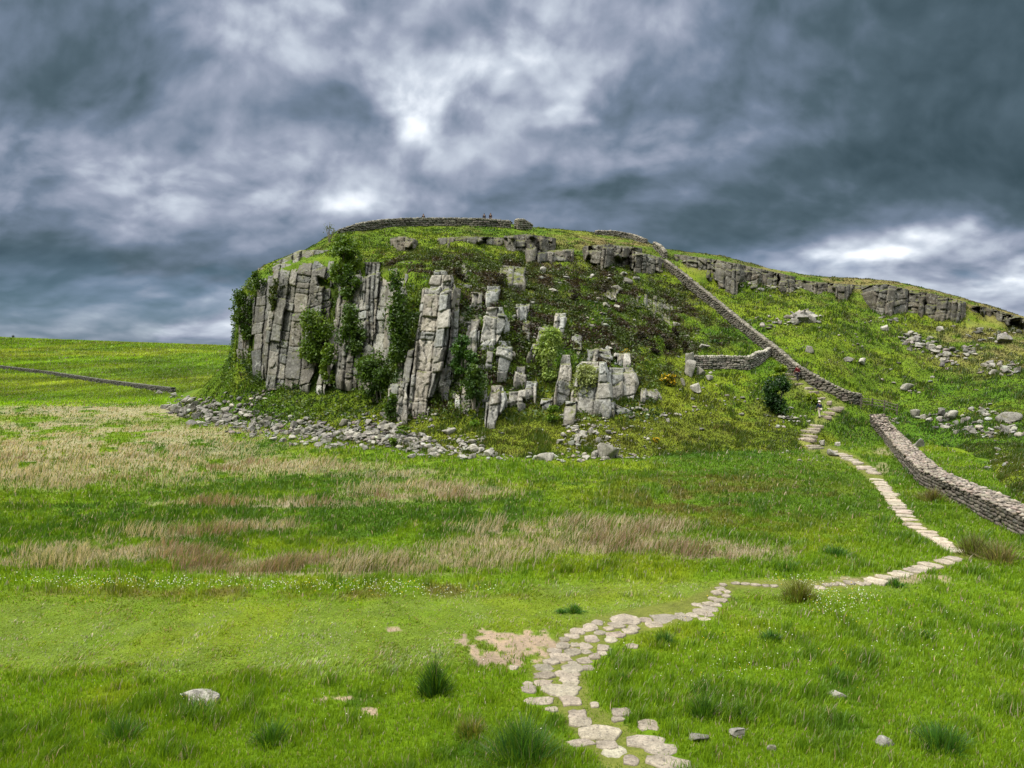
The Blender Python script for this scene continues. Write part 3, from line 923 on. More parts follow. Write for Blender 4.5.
def on_rock(P, grow=0.0):
    """which points lie behind the outline of a rock face"""
    px, py = project(P); m = np.zeros(len(P), bool)
    for r in FACES:
        y = [q[0] for q in r]
        m |= (py > y[0] + 3 - grow) & (py < y[-1] - 2 + grow) & (px > np.interp(py, y, [q[1] for q in r]) + 1.5 - grow) & (px < np.interp(py, y, [q[2] for q in r]) - 1.5 + grow)
    return m


def rock_face(label, rows=None, colw=1.5, blk=2.2, seed=0, tint=(0.319, 0.312, 0.278), amp=0.5, res=0.085, bulge=1.0, group=None, cat='rock face', name='rock_buttress', jag=1.0, proud=0.85, patch=0.0, strip=None, hug=False):
    """rows: (photo row, left, right) from top to bottom, or strip: top and bottom photo lines of a long low edge.
    One closed-off sheet of jointed columns standing proud of the slope"""
    rng = np.random.default_rng(seed + 100)
    if strip is not None:
        tp, bt = (np.array(q, float) for q in strip)
        x0, x1 = tp[0, 0], tp[-1, 0]
        if not hug: FACES.append([(min(tp[:, 1]) + 6, x0, x1), (max(bt[:, 1]) - 6, x0, x1)])
        def place(u, v):
            x = x0 + (x1 - x0) * u; a = np.interp(x, tp[:, 0], tp[:, 1]); c = np.interp(x, bt[:, 0], bt[:, 1])
            return x, a + (c - a) * v
    else:
        rows = sorted(rows); FACES.append(rows)
        ry = np.array([r[0] for r in rows], float); rl = np.array([r[1] for r in rows], float); rr = np.array([r[2] for r in rows], float)
        def place(u, v):
            y = ry[0] + (ry[-1] - ry[0]) * v; l = np.interp(y, ry, rl); r = np.interp(y, ry, rr)
            return l + (r - l) * u, y
    NU, NV = (40, 10) if strip is not None else (14, 20)
    gu, gv = np.meshgrid(np.linspace(0, 1, NU), np.linspace(0, 1, NV))
    ax, ay = place(gu, gv)
    H = np.array([[hit(x, y)[0][1] for x, y in zip(p, q)] for p, q in zip(ax, ay)])
    H = np.minimum(H, np.sort(H, axis=1)[:, NU // 4][:, None] + 7)
    for _ in range(2):
        E = np.pad(H, 1, mode='edge'); H = (E[:-2, 1:-1] + 2 * H + E[2:, 1:-1]) / 4
        E = np.pad(H, 1, mode='edge'); H = (E[1:-1, :-2] + 2 * H + E[1:-1, 2:]) / 4
    Ym = float(np.median(H)); ppm = FPX / Ym
    hgt = (ay[-1] - ay[0]) / ppm; Ht = float(hgt.max()); Wd = float((ax.max(axis=1) - ax.min(axis=1)).max()) / ppm
    nr = max(8, int(Ht / res)); nc = max(8, int(Wd / res))
    u = np.linspace(0, 1, nc)[None, :] * np.ones((nr, 1)); v = np.linspace(0, 1, nr)[:, None] * np.ones((1, nc))      # v: 0 head, 1 foot
    PXg, py = place(u, v)
    s = (PXg - ax.min()) / ppm; hc_ = np.interp(u[0], gu[0], hgt)[None, :]; t = (1 - v) * hc_
    Q = np.stack([s.ravel(), np.full(s.size, seed * 3.7), t.ravel()], -1)
    wob = (fbm(Q * [1, 1, .35], 2.2, 3, 71) * .32).reshape(s.shape)
    s2 = s + wob - rng.uniform(.03, .13) * t
    edges = [-2.0]
    while edges[-1] < s.max() + 4: edges.append(edges[-1] + colw * rng.uniform(.45, 1.55))
    edges = np.array(edges)
    ci = np.clip(np.searchsorted(edges, s2) - 1, 0, len(edges) - 2)
    ds = np.minimum(s2 - edges[ci], edges[ci + 1] - s2); cc = (s2 - (edges[ci] + edges[ci + 1]) / 2)
    bi = np.zeros_like(ci); dt = np.full(s.shape, 9.0); ct = np.zeros_like(s)
    tw = t + (fbm(Q + 31, 1.1, 2, 72) * .12).reshape(s.shape)
    for c in range(len(edges) - 1):
        m = ci == c
        if not m.any(): continue
        e = [-1.5 - rng.random()]
        while e[-1] < Ht + 3: e.append(e[-1] + blk * rng.uniform(.3, 1.8))
        e = np.array(e); q = tw[m] + cc[m] * rng.uniform(-.4, .4)
        k = np.clip(np.searchsorted(e, q) - 1, 0, len(e) - 2)
        bi[m] = k; dt[m] = np.minimum(q - e[k], e[k + 1] - q); ct[m] = q - (e[k] + e[k + 1]) / 2
    z0 = np.zeros_like(ci)
    hc = _hash(ci, z0, z0, seed + 5); hb = _hash(ci, bi, z0, seed + 9); h2 = _hash(ci, bi, z0 + 1, seed + 13); h3 = _hash(ci, bi, z0 + 2, seed + 17)
    out = proud + amp * (hc - .4) * 1.7 + amp * .75 * (hb - .5) + cc * (h2 - .5) * .75 + ct * (h3 - .5) * .28
    out += np.clip(-t / 6 + .2, 0, .3)
    out -= np.clip(1 - ds / .13, 0, 1) * (.30 + .6 * hc) + np.clip(1 - dt / .11, 0, 1) * (.08 + .30 * h2)
    # a finer, less regular set of fractures inside the big joints
    cw, cd, cid = worley(s.ravel() / (colw * .50) + 40 + wob.ravel(), t.ravel() / (colw * 1.0) + 40, seed + 31)
    cw, cid = cw.reshape(s.shape), cid.reshape(s.shape)
    split = (_hash(ci, bi, z0 + 5, seed + 37) > .35)
    out += split * ((cid - .5) * amp * .42 - np.clip(1 - cw / .12, 0, 1) * .13)
    out += (fbm(Q, .6, 4, 73) * .12 + fbm(Q, .22, 2, 74) * .06).reshape(s.shape)
    # blocks have fallen away along both edges
    edg = np.minimum(u, 1 - u) * Wd
    out -= (edg < _hash(ci, bi, z0 + 6, seed + 41) * min(1.0, Wd * .22)) * (1.0 + proud) * (strip is None)
    # turf takes parts of the face back, most at its edges
    if patch > 0:
        ed = np.minimum(np.minimum(u, 1 - u) * Wd, np.minimum(t + .3, 9))
        pm = fbm((Q + 91) * [1, 1, .45 if strip is not None else .8], 3.2, 3, 76).reshape(s.shape) + .30 * fbm(Q * [1, 1, .6] + 17, 1.1, 2, 77).reshape(s.shape) + .24 * (hb - .5) + .20 * np.clip(ed / 1.4, 0, 1)
        out -= sstep(-pm, .45 - patch, .60 - patch) * (proud + (.9 if strip is None else 2.6))
    # ragged head: every column stops at its own height
    sv = np.stack([s.ravel(), 0 * s.ravel() + seed, 0 * s.ravel()], -1)
    top = _hash(ci, z0, z0 + 7, seed + 21) * jag * min(1.5, Ht * .22) + jag * 1.1 * np.maximum(fbm(sv, 3.2, 3, 78).reshape(s.shape) + .15, 0) * min(Ht / 4, 1.6)
    out -= sstep(t, hc_ - top, hc_ - top + .15) * (2.4 if strip is None else proud + 1.0)
    # the two flanks turn back into the hill
    eg = np.clip((np.abs(2 * u - 1) - .80) / .20, 0, 1)
    flank = eg ** 2 * bulge * min(Wd * .35, 2.6)
    fx, fy = u * (NU - 1) * .99999, v * (NV - 1) * .99999
    ix, iy = fx.astype(int), fy.astype(int); fx, fy = fx - ix, fy - iy
    Hg = (H[iy, ix] * (1 - fx) + H[iy, ix + 1] * fx) * (1 - fy) + (H[iy + 1, ix] * (1 - fx) + H[iy + 1, ix + 1] * fx) * fy
    Hb = H[-1, ix] * (1 - fx) + H[-1, ix + 1] * fx; Ht_ = H[0, ix] * (1 - fx) + H[0, ix + 1] * fx
    steep = np.minimum(Ht_ - Hb, .30 * hc_ + .6)                    # faces stay steep even where the slope lies back
    Y = (Hg - .05 if hug else np.minimum(Hb + steep * (1 - v) ** 1.1, Hg - .05)) + flank - out
    sx = (fbm(Q + 57, .8, 3, 75) * .08).reshape(s.shape)
    P = unproject(PXg + sx * ppm, py, Y)
    # skirts that bury the head, the foot and both flanks in the slope
    def push(A, d): A = A.copy(); A += d; return A
    P = np.concatenate([push(P[:1], [0, 5.0, -.5]), push(P[:1], [0, 1.2, .02]), P, push(P[-1:], [0, .3, -.9])])
    P = np.concatenate([push(P[:, :1], [0, 4.0, -.2]), P, push(P[:, -1:], [0, 4.0, -.2])], axis=1)
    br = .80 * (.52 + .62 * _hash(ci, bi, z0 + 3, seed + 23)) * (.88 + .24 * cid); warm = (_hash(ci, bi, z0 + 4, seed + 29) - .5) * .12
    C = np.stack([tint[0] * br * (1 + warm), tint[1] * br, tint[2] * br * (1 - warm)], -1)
    C = np.pad(C, ((2, 1), (1, 1), (0, 0)), mode='edge')
    P = P.reshape(-1, 3)
    base = (float(P[:, 0].mean()), float(np.median(H[-1])), float(P[:, 2].min()))
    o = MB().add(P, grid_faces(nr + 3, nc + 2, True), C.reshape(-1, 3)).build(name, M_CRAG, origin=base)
    return tag(o, label, cat, group)


def build_crag():
    G = 'rock buttresses of the main cliff'
    rf = rock_face
    rf('broad grey cliff face of tall joints at the open end of the crag', [(250, 300, 345), (262, 272, 345), (290, 268, 338), (330, 262, 333), (365, 260, 325), (386, 262, 312)], 1.25, 1.9, seed=1, amp=.95, group=G, bulge=1.2, patch=.30, jag=1.3, tint=(0.217, 0.213, 0.194))
    rf('narrow grey rock column on the outer edge of the cliff above the moor', [(286, 243, 253), (300, 240, 256), (330, 237, 254), (352, 236, 250)], 1.2, 2.6, seed=2, amp=.4, group=G, tint=(0.202, 0.194, 0.182))
    rf('rock corner half hidden by bushes at the cliff edge', [(268, 258, 276), (300, 254, 276), (345, 250, 270), (372, 252, 266)], 1.3, 2.4, seed=3, amp=.4, group=G, tint=(0.202, 0.194, 0.182))
    rf('slim leaning slab of grey rock below the hanging tree', [(296, 336, 350), (330, 331, 348), (360, 322, 338), (390, 312, 327)], 1.3, 2.6, seed=4, group=G, amp=.45)
    rf('middle cliff buttress of fluted grey columns between two green gullies', [(262, 380, 412), (280, 376, 412), (310, 373, 404), (340, 370, 396), (362, 366, 388)], 1.2, 1.8, seed=5, group=G, amp=.8, patch=.18)
    rf('grey rock ribs showing through ivy beside the cliff tree', [(268, 352, 376), (300, 351, 370), (330, 350, 368)], 1.3, 1.8, seed=6, group=G, amp=.5)
    rf('tallest pale pillar stack of the crag with big square joints', [(275, 432, 452), (290, 422, 456), (320, 418, 452), (350, 413, 447), (380, 409, 440), (412, 406, 430)], 1.35, 2.0, seed=7, amp=.75, group=G, tint=(0.360, 0.347, 0.315), proud=.8)
    rf('low broken rock at the foot of the tall pale pillar', [(378, 386, 404), (395, 388, 410), (418, 380, 412)], 1.1, 1.3, seed=8, amp=.5, group=G, tint=(0.323, 0.315, 0.287))
    rf('rounded grey knob of rock at the head of the tall pale pillar', [(270, 434, 446), (286, 430, 452)], 1.2, 1.3, seed=9, amp=.4, group=G)
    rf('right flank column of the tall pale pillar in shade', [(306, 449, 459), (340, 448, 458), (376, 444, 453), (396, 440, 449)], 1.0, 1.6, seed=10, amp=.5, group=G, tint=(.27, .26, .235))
    rf('left flank column of the tall pale pillar beside the thicket', [(340, 409, 418), (366, 403, 412), (404, 398, 407)], .9, 1.6, seed=11, amp=.45, group=G, tint=(.30, .29, .26))
    rf('fluted rib between the cliff top tree and the middle buttress', [(262, 362, 382), (300, 360, 378), (352, 358, 374)], 1.0, 1.9, seed=12, amp=.5, group=G, tint=(.22, .215, .195))
    rf('low ribbed rock in the grass bank under the middle buttress', [(352, 366, 386), (378, 362, 384), (392, 362, 380)], 1.0, 1.3, seed=13, amp=.45, group=G, tint=(.23, .225, .20), patch=.1)
    G = 'rock outcrops on the heathery shoulder'
    spec = [
        ('pale leaning rock tower with a slanted top above the green bush', [(307, 486, 504), (325, 481, 509), (345, 478, 498)], 1.6, 3.0),
        ('square pale block standing among heather beside the round bush', [(341, 497, 512), (355, 495, 517), (373, 495, 510)], 1.7, 2.4),
        ('tall white-faced rock at the foot of the heather slope', [(386, 486, 504), (400, 485, 508), (424, 484, 498)], 1.5, 2.2),
        ('small pale cube of rock alone in dark heather', [(304, 513, 530), (320, 514, 528)], 1.5, 2.0),
        ('small upright grey rock high in the heather', [(286, 486, 501), (303, 485, 499)], 1.2, 1.4),
        ('blunt grey rock knob at the right of the heather', [(313, 555, 567), (330, 553, 566)], 1.3, 1.6),
        ('split grey rock beneath the round light green bush', [(355, 562, 570), (375, 558, 572), (400, 553, 570)], 1.2, 1.8),
        ('short pale rock pair left of the round bush', [(378, 526, 538), (396, 524, 538)], 1.0, 1.3),
        ('small pale rock rib between heather and square block', [(340, 532, 540), (358, 526, 536)], .9, 1.3),
        ('broken rock wall behind the pale willow bush', [(362, 580, 606), (385, 572, 612), (410, 570, 616)], 1.3, 1.6),
        ('broad flat faced grey rock right of the pale willow bush', [(368, 608, 634), (384, 606, 640), (398, 608, 636)], 1.7, 1.9),
        ('stacked grey rocks above the pale willow bush', [(348, 584, 612), (362, 583, 614)], 1.1, 1.1),
        ('jagged grey ledge in the grass under the heather', [(400, 590, 612), (412, 586, 640)], 1.2, 1.0),
        ('big white upright stone above the middle scree', [(402, 565, 577), (420, 562, 575)], 2.0, 2.6),
        ('dark ribbed rock below the green bushes', [(365, 440, 452), (388, 436, 450)], 1.0, 1.4),
        ('small pale rock at the foot of the green bushes', [(392, 454, 462), (404, 453, 462)], .9, 1.2),
        ('grey rock step above the leaning rock tower', [(292, 470, 484), (306, 468, 484)], .9, 1.1),
        ('broken grey rock at the head of the upper green bush', [(318, 466, 482), (338, 464, 480)], .9, 1.2),
        ('low pale rock right of the square pale block', [(366, 514, 528), (382, 512, 528)], .9, 1.1),
        ('pale rock pair on the heather above the round bush', [(326, 536, 552), (340, 534, 552)], 1.0, 1.1),
        ('slabby grey rock left of the small pale cube', [(318, 496, 512), (330, 494, 512)], 1.0, 1.0),
        ('grey rock band under the square pale block', [(388, 506, 528), (404, 504, 526)], .9, 1.2),
        ('small rock teeth between the split rock and the willow', [(384, 570, 582), (404, 568, 584)], .8, 1.2),
        ('pale ledge left of the big white upright stone', [(396, 540, 556), (408, 538, 554)], .9, 1.0),
        ('weathered grey ledge above the flat faced rock', [(352, 614, 634), (364, 612, 636)], 1.0, 1.0),
        ('low grey rocks trailing right of the flat faced rock', [(388, 640, 660), (398, 638, 664)], 1.0, .9),
        ('slim pale rock sliver at the green bush edge', [(350, 487, 494), (366, 484, 493)], .8, 1.4),
    ]
    for k, (lab, rows, cw, bk) in enumerate(spec):
        rf(lab, rows, cw, bk, seed=20 + k, amp=.55, res=.09, group=G, cat='rock outcrop', name='rock_outcrop', tint=(0.360, 0.351, 0.319), jag=1.0, proud=.7)
    G = 'broken rock between the buttresses'
    def broken(lab, top, bot, k, patch, tint, cw=.9, bk=1.1):
        rf(lab, None, cw, bk, seed=80 + k, patch=patch, amp=.6, res=.10, group=G, cat='broken rock', name='broken_rock', tint=tint, jag=.6, proud=.55, strip=(top, bot), hug=True)
    broken('broken rock in the green gullies between the cliff face and the tall pale pillar', [(334, 276), (370, 268), (412, 270)], [(334, 380), (370, 388), (412, 396)], 0, .52, (.21, .205, .18))
    broken('rough rock showing among bushes right of the tall pale pillar', [(450, 282), (490, 288)], [(446, 410), (488, 418)], 1, .62, (.26, .25, .225))
    broken('scattered rock breaking through the heather under the round bush', [(488, 300), (560, 322), (640, 352)], [(488, 412), (560, 408), (650, 402)], 2, .64, (.28, .27, .24), .8, .9)
    broken('small rock teeth in the turf above the tall pale pillar', [(420, 262), (470, 262), (530, 268)], [(420, 276), (470, 280), (530, 286)], 3, .74, (.19, .18, .155), .7, .7)
    broken('scattered rock on the slope above the branch wall', [(600, 282), (650, 290), (690, 312)], [(600, 298), (650, 314), (690, 336)], 4, .74, (.20, .19, .16), .7, .7)
    G = 'rock ledges under the crest'
    def edge(lab, top, bot, k, patch, tint=(.145, .134, .108), **kw):
        rf(lab, None, 1.1, 1.4, seed=50 + k, patch=patch, amp=.65, res=.12, group=G, cat='rock ledge', name='rock_ledge', tint=tint, jag=.8, proud=.55, strip=(top, bot), **kw)
    edge('dark grey ledge under the long summit wall', [(390, 238), (402, 236), (416, 239)], [(390, 250), (416, 252)], 0, .5)
    edge('row of low rocks beneath the gap in the summit wall', [(436, 238), (470, 236), (508, 238)], [(436, 247), (508, 250)], 1, .66)
    edge('brown rocky rib below the ruined wall stub', [(504, 236), (528, 234), (556, 238)], [(504, 256), (530, 262), (556, 262)], 2, .58)
    edge('pale flat rock jutting from the brown rib', [(536, 251), (574, 249)], [(536, 262), (574, 262)], 3, .3, (.19, .18, .155))
    edge('grey crest rocks right of the brown rib', [(584, 246), (610, 244), (642, 248)], [(584, 266), (610, 272), (642, 270)], 4, .52, (.15, .14, .115))
    edge('squat grey rocks left of the long slope wall', [(630, 250), (664, 258)], [(630, 272), (664, 274)], 5, .55)
    edge('brown rock band from the head of the slope wall along the ridge', [(674, 254), (700, 257), (740, 264), (796, 277)], [(674, 273), (700, 281), (740, 296), (796, 293)], 6, .70)
    edge('low rock band where the ridge dips', [(790, 279), (830, 283), (874, 286)], [(790, 296), (830, 300), (874, 300)], 7, .78, (.135, .125, .098))
    edge('big square grey rock face on the right ridge', [(872, 285), (886, 284), (908, 289)], [(872, 312), (886, 315), (908, 314)], 8, .05, (.165, .155, .132), bulge=.5)
    edge('long brown rock edge running down the right ridge', [(900, 289), (930, 293), (966, 302)], [(900, 309), (930, 316), (966, 321)], 9, .56)
    edge('low broken rock edge near the end of the ridge', [(960, 302), (990, 308), (1036, 322)], [(960, 319), (990, 327), (1036, 340)], 10, .64, (.14, .128, .10))


# ------------------------------------------------------------------ loose stones
ROCKS = []


def stone_mesh(k, tint, mat, name='boulder'):
    rng = np.random.default_rng(900 + k)
    v, f = rock_geo(rng, (1, 1, 1), 3, 8, .035, blocky=.5 if k % 2 else 0)
    t = np.array(tint) * rng.uniform(.7, 1.2)
    return MB().add(v, f, t).data(name, mat)


def place_stone(me, P, size, rng, name='boulder', sink=.25, yaw=None):
    o = bpy.data.objects.new(name, me)
    sx, sy, sz = size
    o.scale = (sx, sy, sz)
    o.rotation_euler = (rng.uniform(-.3, .3), rng.uniform(-.3, .3), rng.uniform(0, 6.28) if yaw is None else yaw)
    o.location = (P[0], P[1], P[2] + sz * (.5 - sink))
    COL.objects.link(o)
    return o


def build_stones():
    rng = np.random.default_rng(5)
    pale = [stone_mesh(k, (.27, .258, .225), M_STONE) for k in range(8)]
    grey = [stone_mesh(20 + k, (.165, .158, .142), M_STONE) for k in range(8)]
    # stones one could point at: (px, py of the foot, width px, height/width, label)
    single = [
        (201, 703, 40, .36, 'flat pale grey boulder lying in the foreground grass', 'pale'),
        (737, 736, 17, .55, 'small grey stone in the grass beside the end of the path', 'grey'),
        (698, 740, 22, .42, 'low lichened stone just right of the path stones', 'grey'),
        (836, 697, 20, .35, 'single thin pale stone in the right meadow', 'pale'),
        (885, 744, 20, .35, 'dark low stone near the bottom of the right meadow', 'grey'),
        (771, 750, 9, .8, 'tiny dark stone in the grass right of the path end', 'grey'),
        (609, 458, 21, .85, 'largest white boulder at the right end of the scree', 'pale'),
        (598, 456, 9, .8, 'small dark boulder leaning on the largest white boulder', 'grey'),
        (545, 460, 20, .4, 'long flat pale boulder at the foot of the middle scree', 'pale'),
        (449, 433, 14, .42, 'slanted pale slab lying on grass below the green bushes', 'pale'),
        (345, 425, 12, .55, 'lone pale boulder on the grass bank under the cliff', 'pale'),
        (308, 384, 9, .7, 'pale boulder near the cliff foot below the slim slab', 'pale'),
        (350, 380, 11, .8, 'whitish boulder in the gully under the ivy', 'pale'),
        (690, 376, 10, 1.9, 'upright pale stone at the end of the branch wall', 'pale'),
        (701, 376, 9, 1.2, 'white boulder leaning at the foot of the branch wall', 'pale'),
        (696, 391, 11, .8, 'white boulder on grass below the branch wall end', 'pale'),
        (683, 386, 4, 2.4, 'thin standing stone below the branch wall end', 'pale'),
        (709, 380, 7, .8, 'small white stone under the branch wall', 'pale'),
        (704, 349, 12, .5, 'flat pale stone above the branch wall', 'pale'),
        (810, 352, 9, .8, 'small pale boulder alone on the bright slope beyond the wall', 'pale'),
        (862, 364, 10, .7, 'white boulder on the bright slope above the fence', 'pale'),
        (848, 361, 9, .5, 'low grey boulder paired with the white one above the fence', 'grey'),
        (801, 322, 13, .75, 'dark grey rock heap lump on the ridge slope', 'grey'),
        (812, 322, 9, .8, 'grey boulder at the right of the dark rock heap', 'grey'),
        (919, 447, 11, .95, 'round grey boulder just behind the thick stone wall', 'grey'),
        (914, 417, 9, 1.1, 'pale upright boulder behind the fence line', 'pale'),
        (907, 390, 14, .5, 'flat pale boulder in the middle of the right slope', 'pale'),
        (941, 417, 9, 1.2, 'dark upright boulder in the rock row of the right slope', 'grey'),
        (952, 419, 13, .8, 'broad pale boulder in the rock row of the right slope', 'pale'),
        (1008, 421, 22, .45, 'wide flat slab at the edge of the right slope', 'grey'),
        (1003, 343, 14, .8, 'rounded grey boulder under the ridge end', 'grey'),
        (885, 330, 8, .6, 'small pale block below the square ridge face', 'pale'),
        (940, 331, 8, .7, 'pale boulder under the long brown rock edge', 'pale'),
        (676, 326, 8, .6, 'pale boulder among heather near the slope wall', 'pale'),
        (627, 285, 12, .8, 'rounded grey rock above the heather near the slope wall', 'grey'),
        (616, 291, 13, .5, 'pale flat rock beside a dark heather clump', 'pale'),
        (543, 273, 8, .9, 'pale boulder below the brown rib', 'pale'),
        (822, 445, 6, 1.0, 'tan upright stone at the bend of the stone steps', 'pale'),
        (833, 456, 12, .55, 'white stone beside the lower stone steps', 'pale'),
        (838, 446, 6, .8, 'small white stone on grass right of the steps', 'pale'),
    ]
    for k, (px, py, w, a, lab, kd) in enumerate(single):
        P, _ = hit(px, py); m = w * P[1] / FPX
        o = place_stone((pale if kd == 'pale' else grey)[k % 8], P, (m, m * .75, m * a * 1.1), rng, sink=.2, yaw=rng.uniform(-.5, .5))
        if k == 0: o.rotation_euler = (0.02, 0.05, 0.1)
        tag(o, lab, 'boulder')
    # scree: (px, py, rx, ry, number, min w, max w, group, kind of stone)
    S = []
    def zone(cx, cy, rx, ry, n, a, b, key, tilt=0.0):
        for _ in range(n):
            q = rng.normal(0, .5, 2); q = np.clip(q, -1.15, 1.15)
            x = cx + rx * q[0]; y = cy + ry * q[1] + tilt * rx * q[0]
            w = a + (b - a) * rng.random() ** 2.6
            S.append((x, y, w, key))
    cl = [(182, 411), (205, 418), (225, 424), (250, 430), (275, 434), (300, 437), (325, 440), (350, 441), (372, 441), (390, 443), (410, 444)]
    for (x, y) in cl: zone(x, y - 4, 20, 11, 120, 1.4, 9.0, 'left')
    zone(232, 412, 34, 12, 120, 1.5, 7, 'left', -.35); zone(290, 420, 60, 16, 130, 1.2, 5, 'left'); zone(360, 428, 40, 14, 90, 1.2, 5, 'left'); zone(450, 440, 50, 14, 80, 1.2, 5, 'mid'); zone(590, 445, 60, 14, 90, 1.2, 4.5, 'mid'); zone(262, 395, 14, 4, 30, 2, 6, 'left', -.5); zone(208, 404, 16, 6, 30, 2, 5, 'left', -.4)
    zone(385, 432, 16, 14, 60, 3, 12, 'left'); zone(340, 425, 50, 10, 40, 2, 6, 'left')
    zone(465, 452, 26, 8, 75, 2.5, 11, 'mid'); zone(430, 450, 26, 9, 60, 2.5, 9, 'mid'); zone(500, 457, 26, 4, 30, 2, 6, 'mid'); zone(478, 441, 18, 6, 18, 2, 6, 'mid')
    zone(548, 459, 22, 4, 36, 2.5, 8, 'mid'); zone(580, 440, 22, 13, 60, 2.5, 8, 'mid'); zone(572, 425, 12, 8, 18, 3, 8, 'mid'); zone(600, 458, 26, 4, 36, 2.5, 8, 'mid'); zone(640, 455, 30, 8, 18, 2, 5, 'mid')
    zone(610, 405, 40, 14, 50, 2, 6, 'mid'); zone(590, 428, 36, 18, 60, 2.5, 8, 'mid'); zone(640, 418, 40, 16, 40, 2, 7, 'mid'); zone(500, 400, 50, 20, 26, 2, 5, 'mid'); zone(420, 415, 16, 8, 24, 3, 8, 'mid')
    zone(520, 340, 80, 40, 60, 2, 6, 'heath'); zone(560, 300, 110, 40, 60, 2, 9, 'heath'); zone(620, 320, 60, 30, 50, 2, 7, 'heath'); zone(540, 275, 70, 14, 40, 2, 6, 'heath'); zone(630, 268, 40, 14, 36, 2, 6, 'heath'); zone(690, 345, 20, 14, 20, 2, 6, 'heath')
    zone(720, 400, 60, 26, 50, 1.6, 5, 'heath'); zone(790, 420, 22, 10, 46, 2, 6, 'heath'); zone(800, 455, 30, 14, 20, 1.5, 4, 'heath'); zone(640, 430, 40, 16, 24, 1.6, 4, 'heath')
    zone(800, 318, 18, 6, 70, 2.5, 10, 'ridge'); zone(772, 322, 22, 7, 36, 2, 7, 'ridge'); zone(775, 290, 30, 8, 30, 2, 6, 'ridge'); zone(740, 282, 26, 8, 24, 2, 6, 'ridge')
    zone(918, 342, 18, 7, 60, 2.5, 8, 'ridge'); zone(940, 352, 18, 6, 46, 2.5, 9, 'ridge'); zone(946, 365, 10, 6, 18, 3, 9, 'ridge'); zone(970, 352, 12, 7, 24, 2.5, 8, 'ridge'); zone(1004, 368, 24, 8, 50, 2.5, 9, 'ridge')
    zone(985, 335, 30, 8, 30, 2.5, 7, 'ridge'); zone(890, 320, 30, 6, 18, 2, 6, 'ridge')
    zone(950, 420, 28, 9, 60, 2.5, 9, 'ridge', .12); zone(985, 412, 16, 7, 24, 2.5, 8, 'ridge'); zone(975, 432, 26, 6, 36, 2.5, 8, 'ridge', .2); zone(1010, 432, 20, 7, 30, 2.5, 9, 'ridge'); zone(1005, 462, 22, 10, 36, 2, 7, 'ridge')
    zone(930, 380, 60, 20, 24, 1.6, 5, 'ridge'); zone(840, 340, 50, 26, 24, 1.5, 4, 'ridge'); zone(890, 420, 16, 5, 16, 2, 5, 'ridge')
    lab = {'left': ('grey angular boulder in the scree below the cliff', 'boulders in the long scree under the cliff'),
           'mid': ('pale angular boulder in the scree under the heathery shoulder', 'boulders in the scree under the heathery shoulder'),
           'heath': ('small grey stone poking out of the rough hillside', 'stones scattered over the crag hillside'),
           'ridge': ('weathered stone in the boulder field beyond the slope wall', 'stones of the boulder field beyond the slope wall')}
    S.sort(key=lambda q: -q[2])
    rest = MB(); n = 0
    for (x, y, w, key) in S:
        P, nr = hit(x, y)
        if P[1] > 160: continue
        m = w * P[1] / FPX
        src = grey if key == 'left' and rng.random() < .6 or key == 'ridge' and rng.random() < .4 else pale
        if n < 290:
            o = place_stone(src[int(rng.integers(8))], P, (m * rng.uniform(.8, 1.2), m * rng.uniform(.7, 1.1), m * rng.uniform(.5, .85)), rng, sink=rng.uniform(.1, .3))
            tag(o, lab[key][0], 'boulder', lab[key][1]); n += 1
        else:
            v, f = rock_geo(rng, (m * rng.uniform(.8, 1.4), m * rng.uniform(.6, 1.1), m * rng.uniform(.35, .9)), 2, 7, 0)
            v = v @ rotz(rng.uniform(0, 6.28)).T + P + [0, 0, m * .18]
            t = np.array((.27, .258, .225) if src is pale else (.155, .15, .135)) * rng.uniform(.4, 1.25) * (1 + rng.normal(0, .05, 3))
            rest.add(v, f, t)
    o = rest.build('scree', M_STONE); tag(o, 'small broken stones of the scree and boulder fields', 'scree', kind='stuff')


def terrain_dressing():
    build_crag()
    build_stones()
    build_grass()


terrain_dressing()


# ------------------------------------------------------------------ dry stone walls
def resample(pts, step):
    pts = np.asarray(pts, float)
    d = np.concatenate([[0], np.cumsum(np.linalg.norm(np.diff(pts, axis=0), axis=1))])
    n = max(2, int(d[-1] / step)); s = np.linspace(0, d[-1], n)
    return np.stack([np.interp(s, d, pts[:, k]) for k in range(3)], -1), s


CUBE_V = np.array([[x, y, z] for z in (-1, 1) for y in (-1, 1) for x in (-1, 1)], float) * .5
CUBE_F = np.array([[0, 2, 3, 1], [4, 5, 7, 6], [0, 1, 5, 4], [2, 6, 7, 3], [0, 4, 6, 2], [1, 3, 7, 5]])
_cb = bmesh.new(); bmesh.ops.create_cube(_cb, size=1.0); bmesh.ops.bevel(_cb, geom=_cb.edges[:], offset=.16, segments=1, affect='EDGES')
bmesh.ops.triangulate(_cb, faces=_cb.faces[:])
BEV_V = np.array([v.co[:] for v in _cb.verts]); BEV_F = np.array([[v.index for v in f.verts] for f in _cb.faces]); _cb.free()


